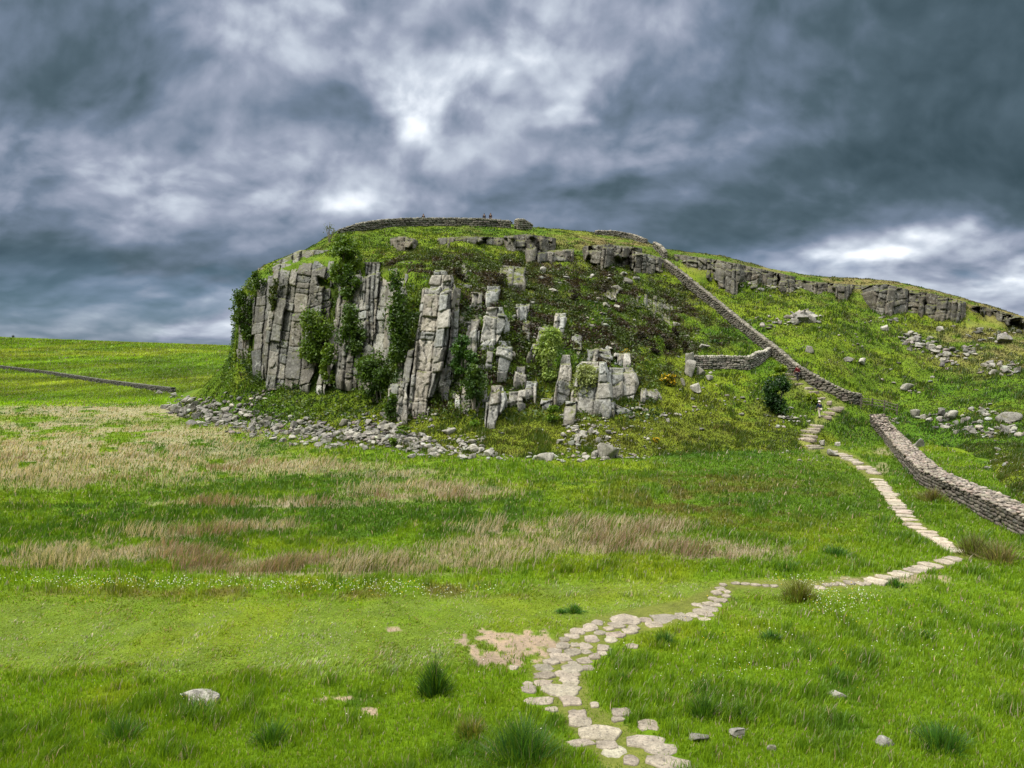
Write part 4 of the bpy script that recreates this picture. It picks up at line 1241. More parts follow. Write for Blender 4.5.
def drystone(label, base, height, thick, sl, sh, tint, rng, cap='cope', group=None, top=None, name='stone_wall', batter=.12):
    """base: ground points under the middle of the wall. Coursed stones on both faces and the ends, a solid heart, and a cap"""
    line, s = resample(base, .5)
    h = np.interp(s / s[-1], np.linspace(0, 1, len(height)), height) if np.ndim(height) else np.full(len(s), height)
    tg = np.gradient(line, axis=0); tg[:, 2] = 0; tg /= np.linalg.norm(tg, axis=1)[:, None]
    nm = np.stack([-tg[:, 1], tg[:, 0], 0 * tg[:, 0]], -1)
    org = line[len(line) // 2]
    root = empty(name, org); tag(root, label, 'stone wall', group)
    def at(q): return np.array([np.interp(q, s, line[:, k]) for k in range(3)]), np.array([np.interp(q, s, nm[:, k]) for k in range(3)]), np.interp(q, s, h)
    body, capm = MB(), MB()
    # heart
    k = np.arange(0, len(line), 2); k = np.append(k, len(line) - 1) if k[-1] != len(line) - 1 else k
    a = thick / 2 * .72
    V = np.concatenate([np.stack([line[i] - nm[i] * a - [0, 0, .5], line[i] - nm[i] * a * .85 + [0, 0, h[i] * .9], line[i] + nm[i] * a * .85 + [0, 0, h[i] * .9], line[i] + nm[i] * a - [0, 0, .5]]) for i in k])
    F = np.array([[4 * i + q, 4 * i + 4 + q, 4 * i + 5 + q, 4 * i + 1 + q] for i in range(len(k) - 1) for q in range(3)])
    F = np.concatenate([F, [[0, 1, 2, 3]], [[4 * len(k) - 1, 4 * len(k) - 2, 4 * len(k) - 3, 4 * len(k) - 4]]])
    body.add(V, F, np.array(tint) * .55)
    def stone(mb, c, t, n, dim, col, jit):
        v = BEV_V * dim + rng.normal(0, jit, BEV_V.shape) * dim
        up = np.array([0, 0, 1.0]); an = rng.normal(0, .06); t2 = t * math.cos(an) + up * math.sin(an); u2 = up * math.cos(an) - t * math.sin(an)
        mb.add(c + v[:, :1] * t2 + v[:, 1:2] * n + v[:, 2:] * u2, BEV_F, col)
    hmax = float(np.max(h))
    for side in (-1, 1):
        z = -.15
        while z < hmax:
            ch = sh * rng.uniform(.75, 1.25); q = rng.uniform(-sl, 0)
            while q < s[-1]:
                L = sl * rng.uniform(.5, 1.6); m = min(max(q + L / 2, 0), s[-1])
                c, n, hh = at(m)
                if z + ch * .6 < hh and rng.random() > .02:
                    i = min(int(m / s[-1] * (len(s) - 1)), len(s) - 1)
                    off = thick / 2 * (1 - batter * z / max(hmax, .1)) - .12 + rng.normal(0, .03)
                    stone(body, c + n * side * off + [0, 0, z + ch / 2], tg[i], n, (L * .97, .34, ch * .95), np.array(tint) * rng.uniform(.6, 1.3) * (1 + rng.normal(0, .03, 3)), .05)
                q += L
            z += ch
    for e in (0, len(line) - 1):                                       # ends
        for z in np.arange(0, h[e], sh):
            for w in np.arange(-thick / 2 + .15, thick / 2, .3):
                stone(body, line[e] + nm[e] * w + [0, 0, z + sh / 2], nm[e], tg[e], (.3, .3, sh), np.array(tint) * rng.uniform(.6, 1.3), .06)
    if cap == 'cope':                                                  # stones on edge along the top
        q = 0.0
        while q < s[-1]:
            w = rng.uniform(.16, .34) * (1.5 if sl > .5 else 1); c, n, hh = at(q)
            i = min(int(q / s[-1] * (len(s) - 1)), len(s) - 1)
            stone(capm, c + [0, 0, hh + .07], tg[i], n, (w, thick * rng.uniform(.75, .95), rng.uniform(.18, .36)), np.array(tint) * rng.uniform(1.3, 2.5), .09)
            q += w * 1.02
    else:                                                              # flat rubble top
        q = 0.0
        while q < s[-1]:
            c, n, hh = at(q)
            for w in np.arange(-thick / 2 + .1, thick / 2, .24):
                v, f = rock_geo(rng, (rng.uniform(.2, .44), rng.uniform(.18, .40), rng.uniform(.08, .22)), 1, 6, 0)
                v = v @ rotz(rng.uniform(0, 6.28)).T
                i = min(int(q / s[-1] * (len(s) - 1)), len(s) - 1)
                capm.add(v + c + n * (w + rng.normal(0, .06)) + tg[i] * rng.normal(0, .08) + [0, 0, hh - .02 + rng.uniform(-.03, .09)], f, np.array(top or tint) * rng.uniform(.7, 1.25) * (1 + rng.normal(0, .03, 3)))
            q += .25
    o = body.build('stone_face', M_WALL, root); o.data.transform(Matrix.Translation(-Vector(org)))
    o = capm.build('coping' if cap == 'cope' else 'rubble_top', M_WALL, root); o.data.transform(Matrix.Translation(-Vector(org)))
    return root


def px_line(pts): return [hit(x, y)[0] for x, y in pts]


def shift_line(pts, d):
    p = np.asarray(pts, float); t = np.gradient(p, axis=0); t[:, 2] = 0; t /= np.linalg.norm(t, axis=1)[:, None]
    q = p + np.stack([-t[:, 1], t[:, 0], 0 * t[:, 0]], -1) * d
    for k in range(len(q)): q[k, 2] = floor_at(q[k, 0], q[k, 1])
    return q


def build_walls():
    rng = np.random.default_rng(3)
    W = (.115, .106, .088)
    # thick wall at the right: base of its near face, then the middle line behind that
    base = px_line([(870, 422), (884, 440), (901, 464), (920, 485), (950, 500), (977, 514), (1002, 527), (1026, 540), (1075, 566), (1150, 606)])
    mid = shift_line(base, .68)
    drystone('thick waist-high stone wall with a pale rubble top curving beside the path', mid, [.75, .85, .95, 1.0, 1.0, 1.0, 1.0], 1.36, .34, .17, (.115, .102, .085), rng, cap='rubble', top=(.25, .215, .18))
    base = px_line([(664, 268), (679, 280), (695, 294), (722, 316), (749, 338), (771, 356), (793, 376), (818, 390), (848, 404), (861, 406)])
    drystone('long thin stone wall climbing the hill from the fence to the skyline', shift_line(base, .3), [1.1, 1.25, 1.25, 1.2, 1.2, 1.25, 1.2, 1.0], .62, .48, .24, W, rng)
    base = px_line([(696, 368), (709, 368), (722, 367.5), (736, 368), (749, 369), (760, 362), (770, 355)])
    drystone('short pale stone wall branching left from the climbing wall', base, [1.25, 1.2, 1.2, 1.25, 1.2, .8, .8], .6, .42, .24, (.185, .175, .15), rng)
    base = px_line([(340, 233), (352, 231), (362, 230), (380, 228), (400, 226.5), (420, 226), (440, 225.5), (460, 225.5), (480, 226), (497, 227), (510, 228)])
    drystone('dark stone wall running along the summit of the crag', base, [.4, .9, 1.05, 1.1, 1.1, 1.1, 1.05, 1.05, 1.05, 1.0], .7, .6, .30, (.105, .10, .082), rng)
    base = px_line([(517, 229), (523, 229), (530, 229)])
    drystone('isolated stub of ruined wall on the summit skyline', base, [1.4, 1.5, .7], .8, .55, .3, (.14, .13, .105), rng)
    base = px_line([(596, 234.5), (612, 236), (630, 239), (646, 243.5)])
    drystone('low dark wall along the skyline right of the summit', base, [.5, .8, .8, .6], .6, .5, .26, (.13, .12, .10), rng)
    base = px_line([(655, 248), (660, 252), (665, 258)])
    drystone('broken wall top where the climbing wall meets the skyline', base, [.8, 1.0, 1.0], .7, .5, .26, (.16, .15, .125), rng)
    base = [hit(x, y)[0] for x, y in [(-60, 360), (0, 368.5), (51, 375), (102, 383.5), (142, 389), (173, 393)]]
    drystone('distant dark field wall slanting down across the green moor', base, 0.95, .8, 1.3, .4, (.055, .055, .045), rng)
    # tall end stone of the branch wall
    P, _ = hit(690, 369)
    v, f = rock_geo(rng, (1.3, 1.0, 2.2), 3, 10, .08, blocky=1)
    o = MB().add(v + P + [0, 0, .85], f, (.21, .205, .175)).build('boulder', M_STONE, origin=tuple(P)); tag(o, 'big lichened block standing as the end of the branch wall', 'boulder')
    # fence at the gap
    root = empty('fence', hit(873, 409)[0]); tag(root, 'low wooden fence in the gap between the two stone walls', 'fence')
    org = np.array(root.location)
    posts = px_line([(861, 408), (872, 409), (884, 411), (897, 415)])
    for p in posts:
        v, f = tube([p - [0, 0, .3], p + [0, 0, .6], p + [.02, 0, 1.2]], [.075, .07, .065], 8)
        MB().add(v, f, (.10, .085, .065)).add(v[-8:], np.array([[0, 1, 2], [0, 2, 3], [0, 3, 4], [0, 4, 5], [0, 5, 6], [0, 6, 7]]), (.12, .10, .08)).build('post', M_WOOD, root).data.transform(Matrix.Translation(-Vector(org)))
    for zz in (.45, .75, 1.05):
        v, f = tube([p + [0, -.07, zz] for p in posts], [.032] * 4, 5)
        MB().add(v, f, (.12, .10, .08)).build('rail', M_WOOD, root).data.transform(Matrix.Translation(-Vector(org)))


# ------------------------------------------------------------------ the path
def flag_geo(rng, w, d, th, squar=.3):
    """an irregular flat stone with worn edges"""
    n = 12; a = np.linspace(0, 2 * np.pi, n, endpoint=False) + rng.uniform(-.12, .12, n)
    e = 2.0 + squar * 5
    r = 1 / (np.abs(np.cos(a)) ** e + np.abs(np.sin(a)) ** e) ** (1 / e) * rng.choice([.78, .9, 1.0, 1.06], n) * rng.uniform(.94, 1.06, n)
    x = np.cos(a) * r * w / 2; y = np.sin(a) * r * d / 2
    def ring(k, z): return np.stack([x * k, y * k, np.full(n, z)], -1)
    tilt = rng.normal(0, .02, 2)
    V = np.concatenate([ring(1.0, -.12), ring(1.0, th * .55), ring(.95, th * .9), ring(.80, th), ring(.4, th * 1.06), [[0, 0, th * 1.08]]])
    V[:, 2] += V[:, 0] * tilt[0] + V[:, 1] * tilt[1] + rng.normal(0, th * .09, len(V))
    F3 = np.array([[4 * n + i, 4 * n + (i + 1) % n, 5 * n] for i in range(n)])
    F4 = np.array([[k * n + i, k * n + (i + 1) % n, (k + 1) * n + (i + 1) % n, (k + 1) * n + i] for k in range(4) for i in range(n)])
    return V, F4, F3


ORD = ['first', 'second', 'third', 'fourth', 'fifth', 'sixth', 'seventh', 'eighth', 'ninth', 'tenth', 'eleventh', 'twelfth', 'thirteenth', 'fourteenth', 'fifteenth', 'sixteenth',
       'seventeenth', 'eighteenth', 'nineteenth', 'twentieth'] + [t + '-' + o for t in ('twenty', 'thirty', 'forty', 'fifty') for o in
       ('first', 'second', 'third', 'fourth', 'fifth', 'sixth', 'seventh', 'eighth', 'ninth', 'tenth')]
for _i in (29, 39, 49): ORD[_i] = {29: 'thirtieth', 39: 'fortieth', 49: 'fiftieth'}[_i]

def build_path():
    rng = np.random.default_rng(17)
    T = np.array([.235, .204, .160])
    def lay(P, w, d, yaw, th, tint, squar, label, group):
        V, F4, F3 = flag_geo(rng, w, d, th, squar)
        V = V @ rotz(yaw).T
        mb = MB(); mb.add(V + P, F4, tint); mb.f.append(F3); mb.c[-1] = np.array(mb.c[-1])
        o = mb.build('flagstone', M_FLAG, origin=tuple(P), smooth=False)
        return tag(o, label, 'flagstone', group)
    # near, winding stretch: stones two to four abreast
    st = [(500 + x * .2318, 590 + y * .2318, w * .2318, h * .2318) for x, y, w, h in NEAR]
    cen = np.array([(a, b) for a, b, c in COBBLE])
    lanes = {'left': [], 'middle': [], 'right': []}
    for q in sorted(st, key=lambda q: -q[1]):
        cx = np.interp(-q[1], -cen[:, 1], cen[:, 0]) if True else 0
        k = 'left' if q[0] < cx - 9 else 'right' if q[0] > cx + 9 else 'middle'
        lanes[k].append(q)
    for k, L in lanes.items():
        for i, (x, y, w, h) in enumerate(L):
            P, _ = hit(x, y); W = w * P[1] / FPX * 1.14; D = h * P[1] ** 2 / (FPX * EYE) * 1.28
            D = min(max(D, W * .35), W * 1.1)
            siz = 'broad' if W > .75 else 'small' if W < .4 else 'tan'
            where = {'left': 'along the left edge', 'right': 'along the right edge', 'middle': 'down the middle'}[k]
            lay(P, W, D, rng.normal(0, .12), rng.uniform(.02, .055), T * rng.uniform(.72, 1.18) * (1 + rng.normal(0, .014, 3)), rng.uniform(.15, .8),
                f'{siz} flagstone, {ORD[i]} counted upward {where} of the winding near path', 'flagstones of the winding near path')
    st = sorted([(700 + x * .2734, 540 + y * .2734, w * .2734, h * .2734) for x, y, w, h in MIDS], key=lambda q: q[0])
    for i, (x, y, w, h) in enumerate(st):
        P, _ = hit(x, y); W = w * P[1] / FPX; D = max(h * P[1] ** 2 / (FPX * EYE), .3)
        lay(P, W, min(D, .9), rng.normal(0, .15), rng.uniform(.03, .06), T * rng.uniform(.85, 1.12), rng.uniform(.1, .4), f'small pale flagstone, {ORD[i]} from the left in the level stretch of path', 'flagstones of the level stretch')
    # single file slabs: along the level, up to the wall corner, then the steps
    def march(line, step, w, d, what, group, th, jit=.06, tint=T):
        pts = np.array([hit(x, y)[0] for x, y in line]); q, s = resample(pts, .25)
        n = int(s[-1] / step)
        for i in range(n):
            m = (i + .5) * step + rng.normal(0, step * .06)
            P = np.array([np.interp(m, s, q[:, k]) for k in range(3)]); P2 = np.array([np.interp(m + .4, s, q[:, k]) for k in range(3)]) - P
            yaw = math.atan2(P2[1], P2[0]) - math.pi / 2
            P[:2] += rng.normal(0, jit, 2); P[2] = floor_at(P[0], P[1])
            lay(P, w * rng.uniform(.8, 1.2), d * rng.uniform(.85, 1.1), yaw + rng.normal(0, .07), th * rng.uniform(.8, 1.4), tint * rng.uniform(.82, 1.15) * (1 + rng.normal(0, .02, 3)), rng.uniform(.5, .9),
                f'{ORD[min(i, 59)]} {what}', group)
    march([(868, 583), (885, 578), (905, 573), (930, 566.5), (950, 561), (964, 556.5)], .72, .95, .66, 'rectangular slab from the left on the level path below the wall corner', 'slabs on the level path', .05, tint=T * 1.3)
    march([(960, 553.5), (945, 545), (925, 532), (905, 517), (893, 500), (884, 488), (875, 477)], .80, 1.0, .62, 'flat slab counting up from the path corner', 'slabs rising from the path corner', .06, tint=T * 1.4)
    march([(873, 475), (862, 466), (848, 458), (836, 453), (827, 450)], .95, .95, .62, 'uneven slab of the upper path counting up from the straight slabs', 'uneven slabs of the upper path', .12, .14, T * 1.3)
    march([(818, 450), (808, 444), (806, 437), (812, 429), (818, 421)], .95, 1.6, .5, 'wide stone step counting up the hill below the walkers', 'stone steps below the walkers', .16, .12, T * 1.1)
    march([(822, 418), (832, 412), (838, 408), (826, 401), (816, 394), (806, 387), (796, 381), (786, 372)], 1.15, 1.5, .5, 'stone step counting up beside the climbing wall', 'stone steps beside the climbing wall', .16, .14, T * 1.0)


# ------------------------------------------------------------------ shrubs, bushes and tussocks
def shrub(name, label, cat, px, py, w, h, col, rng, n=1500, leaf=.16, lobes=9, stems=4, group=None, col2=None, airy=.25, depth=None, flower=None, top_heavy=.0, lift=0.0, trunk=False):
    """px, py: foot; w, h: size in photo pixels. Leaf sprays spread through uneven lobes around real stems"""
    P, _ = hit(px, py); m = P[1] / FPX; W, H = w * m, h * m; D = depth or W * .8
    P = P + [0, -1.25 if px < 480 and py < 425 and py > 285 else -.25, -.1]
    root = empty(name, P); tag(root, label, cat, group)
    L = []
    for k in range(lobes):
        a = rng.uniform(0, 6.28); r = math.sqrt(rng.random())
        z = rng.uniform(.12, .88) if trunk else rng.uniform(.03, .86); sh = (1 - abs(z - .5 - top_heavy) * 1.15)
        L.append((np.array([math.cos(a) * r * W * .36 * sh, math.sin(a) * r * D * .36 * sh, (lift + (1 - lift) * z) * H]), np.array([W * rng.uniform(.16, .27), D * rng.uniform(.16, .27), H * rng.uniform(.12, .22)])))
    pts = []
    for q in range(n):
        c, s = L[rng.integers(lobes)]
        d = rng.normal(size=3); d /= np.linalg.norm(d); rr = rng.random() ** .45 * (1 + rng.exponential(airy) * .5)
        pts.append(c + d * s * rr)
    pts = np.array(pts); keep = fbm(pts + P, max(W, .6) * .22, 2, 81) > -.42 + airy * .5
    pts = pts[keep & (pts[:, 2] > 0.02)]
    t = sstep(fbm(pts + P, max(W, .6) * .28, 3, 82), -.2, .4)
    c1 = np.array(col); c2 = np.array(col2 if col2 is not None else np.array(col) * 1.6)
    cc = (c1 + (c2 - c1) * t[:, None]) * np.exp(rng.normal(0, .22, (len(pts), 1)))
    if flower is not None:
        fl = rng.random(len(pts)) < flower[1]; cc[fl] = flower[0]
    V, F, C = leaf_cards(pts, leaf * rng.uniform(.6, 1.25, len(pts)), cc, rng)
    MB().add(V, F, C).build('crown' if trunk else 'foliage', M_LEAF, root)
    mb = MB()
    for k in range(stems):
        c, s = L[k % lobes]
        mid = c * [.35, .35, .5] + rng.normal(0, .06, 3) * W * .3
        v, f = tube([np.array([rng.normal(0, .05) * W, rng.normal(0, .05) * D, -.3]), mid, c, c + (c - mid) * .35], np.array([.06, .045, .028, .01]) * max(.5, min(H, 4) / 2), 6)
        mb.add(v, f, (.16, .14, .11))
    mb.build('trunk' if trunk else 'stem', M_BARK, root)
    return root


def build_shrubs():
    rng = np.random.default_rng(23)
    DK, MD, LT, SIL = (.042, .085, .006), (.075, .135, .008), (.135, .205, .012), (.170, .220, .045)
    shrub('tree', 'bushy green tree growing over the cliff top beside the summit wall', 'tree', 343, 282, 44, 50, MD, rng, 5200, .22, 14, 5, col2=LT, airy=.22, trunk=True)
    shrub('tree', 'small pale stemmed tree clinging in the gully below the cliff top tree', 'tree', 350, 300, 26, 36, DK, rng, 2400, .2, 10, 4, col2=MD, trunk=True)
    shrub('tree', 'light green tree hanging from the middle of the cliff', 'tree', 318, 362, 42, 56, MD, rng, 4600, .20, 12, 5, col2=(.12, .18, .018), airy=.3, trunk=True, top_heavy=.12)
    shrub('tree', 'bare twigged sapling on the cliff top skyline', 'tree', 330, 242, 14, 20, (.09, .11, .03), rng, 160, .14, 6, 6, airy=.6, trunk=True)
    shrub('bush', 'dark bush hanging off the outer edge of the cliff over the moor', 'bush', 247, 345, 26, 56, DK, rng, 3600, .20, 12, 4, col2=MD, airy=.3)
    shrub('bush', 'narrow bush filling the notch at the head of the outer cliff edge', 'bush', 262, 292, 14, 26, DK, rng, 1200, .18, 8, 3, col2=MD)
    shrub('bush', 'olive bush patch high on the broad cliff face', 'bush', 277, 312, 12, 34, (.05, .075, .008), rng, 1100, .17, 8, 3, col2=(.10, .12, .012))
    shrub('bush', 'tall ivy dark bush in the gully right of the hanging tree', 'bush', 352, 366, 34, 62, DK, rng, 4200, .19, 13, 4, col2=MD)
    shrub('bush', 'small green bush at the foot of the slim leaning slab', 'bush', 331, 382, 24, 40, MD, rng, 2200, .18, 9, 3, col2=LT)
    shrub('bush', 'long green thicket climbing the gully left of the tall pale pillar', 'bush', 401, 362, 26, 96, DK, rng, 5000, .19, 18, 5, col2=MD, airy=.2)
    shrub('bush', 'dark thicket at the foot of the gully left of the tall pale pillar', 'bush', 379, 398, 44, 50, DK, rng, 4200, .19, 13, 4, col2=MD)
    shrub('bush', 'short green bush at the pillar foot below the gully', 'bush', 392, 418, 18, 30, DK, rng, 1400, .16, 8, 3, col2=MD)
    shrub('bush', 'upper of the two green bushes right of the tall pale pillar', 'bush', 464, 372, 32, 36, (.030, .080, .008), rng, 3600, .17, 11, 4, col2=(.06, .13, .012))
    shrub('bush', 'lower of the two green bushes right of the tall pale pillar', 'bush', 475, 404, 32, 42, (.036, .078, .010), rng, 3600, .17, 11, 4, col2=(.07, .12, .014))
    shrub('bush', 'round light green bush standing alone on the heathery shoulder', 'bush', 550, 379, 34, 54, (.20, .29, .05), rng, 6500, .15, 20, 5, col2=(.30, .38, .09), airy=.06)
    shrub('bush', 'pale silvery willow bush in front of the broken rocks', 'bush', 584, 404, 32, 42, (.22, .26, .075), rng, 4600, .15, 16, 5, col2=(.34, .38, .15), airy=.15)
    shrub('bush', 'dark juniper bush on the slope below the branch wall', 'bush', 777, 412, 30, 37, (.014, .045, .006), rng, 5200, .14, 11, 3, col2=(.040, .10, .008), airy=.3)
    shrub('bush', 'bright green low bush above the dark juniper', 'bush', 777, 376, 22, 12, (.12, .20, .006), rng, 1300, .14, 8, 3, col2=(.19, .26, .008))
    shrub('bush', 'bright yellow-green bush beside the lower walker', 'bush', 811, 402, 18, 11, (.14, .22, .006), rng, 1100, .13, 8, 3, col2=(.22, .28, .008))
    shrub('bush', 'bright green clump among pale stones below the round bush', 'bush', 553, 422, 16, 20, (.09, .17, .006), rng, 1200, .14, 8, 3, col2=(.14, .22, .008))
    shrub('bush', 'green clump at the left scree foot under the tall pillar', 'bush', 403, 436, 20, 11, (.08, .15, .006), rng, 900, .14, 7, 3, col2=(.14, .20, .01))
    shrub('bush', 'small bright clump below the scree end of the tall pillar', 'bush', 393, 447, 11, 10, (.10, .18, .006), rng, 600, .14, 6, 3, col2=(.15, .22, .01))
    shrub('bush', 'little green clump on the bank below the white-faced rock', 'bush', 474, 427, 10, 9, (.09, .17, .006), rng, 500, .13, 6, 3)
    shrub('gorse_bush', 'yellow flowering gorse bush below the slope path', 'gorse', 669, 384, 20, 12, (.05, .085, .008), rng, 1300, .13, 8, 3, flower=((.62, .42, .02), .45))
    shrub('gorse_bush', 'sparse yellow gorse bush among the upper rocks of the heather', 'gorse', 625, 354, 13, 9, (.06, .085, .01), rng, 800, .13, 7, 3, flower=((.50, .36, .03), .4))
    shrub('gorse_bush', 'small dot of yellow gorse low on the grass bank', 'gorse', 655, 441, 8, 6, (.05, .09, .01), rng, 400, .12, 6, 2, flower=((.65, .45, .02), .5))
    for k, (x, y, w, h) in enumerate([(674, 340, 12, 14), (668, 348, 16, 10), (655, 352, 14, 9), (684, 352, 8, 14), (720, 344, 22, 7), (640, 340, 20, 10), (600, 290, 24, 12), (575, 300, 22, 12), (500, 285, 20, 12), (460, 278, 16, 12)]):
        lab = ['dark heather clump beside the worn track high on the slope', 'broad dark heather clump left of the worn track', 'low dark heather clump above the gorse', 'narrow dark clump touching the worn track',
               'low green bracken clump below the slope wall', 'spreading heather clump right of the broken rocks', 'dark heather mound under the grey crest rocks', 'dark heather mound left of the crest rocks', 'dark heather tuft at the head of the small upright rock', 'dark heather tuft above the tall pale pillar'][k]
        shrub('heather_clump', lab, 'heather', x, y, w, h, (.030, .022, .010) if k != 4 else (.03, .08, .008), rng, 700, .13, 7, 2, col2=(.045, .045, .012))
    # the twiggy thing far off on the moor skyline
    P = unproject(13, 336.5, 640.0); P[2] = floor_at(P[0], P[1])
    root = empty('tree', P); tag(root, 'tiny lone tree on the distant moor skyline', 'tree')
    pts = rng.normal(0, .5, (160, 3)) * [1, 1, 1.1] + [0, 0, 1.7]
    V, F, C = leaf_cards(pts, np.full(len(pts), .3), np.broadcast_to(np.array([.02, .03, .012]), pts.shape), rng)
    MB().add(V, F, C).build('crown', M_LEAF, root)
    v, f = tube([(0, 0, -.4), (0.1, 0, 1.0), (0, 0, 2)], [.22, .16, .06], 6); MB().add(v, f, (.08, .07, .06)).build('trunk', M_BARK, root)


def tussock(label, px, py, w, h, rng, n=420, col=G_DEEP, group=None, name='tussock', spread=1.0, straw=.03):
    P, _ = hit(px, py); m = P[1] / FPX; W, H = w * m, h * m
    a = rng.uniform(0, 6.28, n); r = rng.random(n) ** .7 * W * .36 * (1 + .3 * np.sin(a * 2 + px) + .25 * np.sin(a * 3 + py))
    B = np.stack([np.cos(a) * r, np.sin(a) * r, np.zeros(n) - .03], -1) + P
    hh = H * rng.uniform(.25, 1.1, n) * (1 - .5 * (r / (W * .30 + 1e-6)) ** 2)
    ln = np.stack([np.cos(a), np.sin(a), 0 * a], -1) * (r / (W * .3 + 1e-6) * W * .22 * spread)[:, None]
    c = np.array(col) * np.exp(rng.normal(0, .38, (n, 1)))
    k = rng.random(n) < .22; c[k] = c[k] * .3 + G_LUSH * .7
    k = rng.random(n) < straw; c[k] = STRAW * .6
    V, F, C = blades(B, hh, np.full(n, max(.010, .75 * P[1] / FPX)) * rng.uniform(.7, 1.2, n), ln, c, rng)
    o = MB().add(V, F, C).build(name, M_GRASS, origin=tuple(P))
    return tag(o, label, 'tussock', group)


def build_tussocks():
    rng = np.random.default_rng(29)
    D = np.array([.030, .085, .010]); M = np.array([.045, .12, .008]); B = np.array([.12, .12, .02])
    T = [('pointed dark green rush tussock standing alone left of the path', 435, 693, 38, 42, D, 900),
         ('large sprawling green tussock at the bottom edge beside the path', 522, 760, 90, 52, D * 1.3, 1500),
         ('dark tussock just above the grass edge of the near path', 574, 612, 24, 11, D * 1.5, 420),
         ('small dark tussock left of the one above the near path', 561, 613, 16, 7, D * 1.6, 260),
         ('dark tussock touching the right side of the path bend', 664, 644, 26, 18, D * 1.2, 420),
         ('low dark tussock inside the path bend', 622, 682, 24, 14, M, 320),
         ('brown seeded tussock where the level path begins', 800, 600, 44, 26, B, 700),
         ('dark tussock below the level path slabs', 772, 640, 30, 14, D * 1.3, 380),
         ('tall tussock in the meadow right of the path end', 704, 716, 36, 28, M, 600),
         ('green tussock behind the small grey stone', 738, 718, 34, 22, M, 500),
         ('broad tussock at the bottom right meadow', 942, 748, 70, 34, D * 1.5, 900),
         ('dark tussock in the mid right meadow', 926, 640, 24, 14, D * 1.3, 320),
         ('low tussock by the slab corner of the path', 895, 586, 22, 12, D * 1.4, 300),
         ('dark tussock tucked under the flat foreground boulder', 196, 714, 56, 16, D * 1.5, 600),
         ('green tussock in the left foreground grass', 272, 742, 46, 28, M, 600),
         ('tuft of long grass at the bottom left', 120, 740, 50, 28, M, 600),
         ('shadowed tuft in the grazed strip', 265, 684, 30, 7, D * 1.4, 260),
         ('straw tinted tuft in the left foreground', 470, 735, 40, 24, np.array([.16, .15, .03]), 500),
         ('rushy tussock at the foot of the thick stone wall', 975, 553, 44, 24, np.array([.11, .11, .03]), 700),
         ('brown tussock against the thick stone wall', 932, 500, 34, 16, np.array([.14, .12, .04]), 500),
         ('pale rush tussock below the thick stone wall end', 1000, 560, 50, 24, np.array([.2, .17, .07]), 600),
         ('green tuft at the end of the level path', 836, 556, 40, 14, D * 1.4, 400),
         ('green tuft left of the rising slabs', 790, 570, 34, 12, D * 1.5, 360)]
    for lab, x, y, w, h, c, n in T: tussock(lab, x, y, w, h, rng, n, c)


# ------------------------------------------------------------------ people
def skin_mesh(name, V, E, rad, mat, col, parent, sub=1, root=0):
    me = bpy.data.meshes.new(name)
    me.from_pydata([tuple(v) for v in V], E, [])
    bm = bmesh.new(); bm.from_mesh(me); lay = bm.verts.layers.skin.verify()
    bm.verts.ensure_lookup_table()
    for v, r in zip(bm.verts, rad):
        v[lay].radius = (r, r) if np.isscalar(r) else r
        v[lay].use_root = v.index == root
    bm.to_mesh(me); bm.free()
    o = bpy.data.objects.new(name, me); COL.objects.link(o)
    m = o.modifiers.new('skin', 'SKIN'); m.use_smooth_shade = True
    s = o.modifiers.new('smooth', 'SUBSURF'); s.levels = s.render_levels = sub
    dg = bpy.context.evaluated_depsgraph_get(); ev = bpy.data.meshes.new_from_object(o.evaluated_get(dg))
    o.modifiers.clear(); o.data = ev; ev.name = name
    a = ev.color_attributes.get('Col') or ev.color_attributes.new('Col', 'FLOAT_COLOR', 'POINT')
    a.data.foreach_set('color', np.tile(np.array([*col, 1.0], np.float32), len(ev.vertices)))
    ev.materials.clear(); ev.materials.append(mat)
    if parent is not None: o.parent = parent
    return o


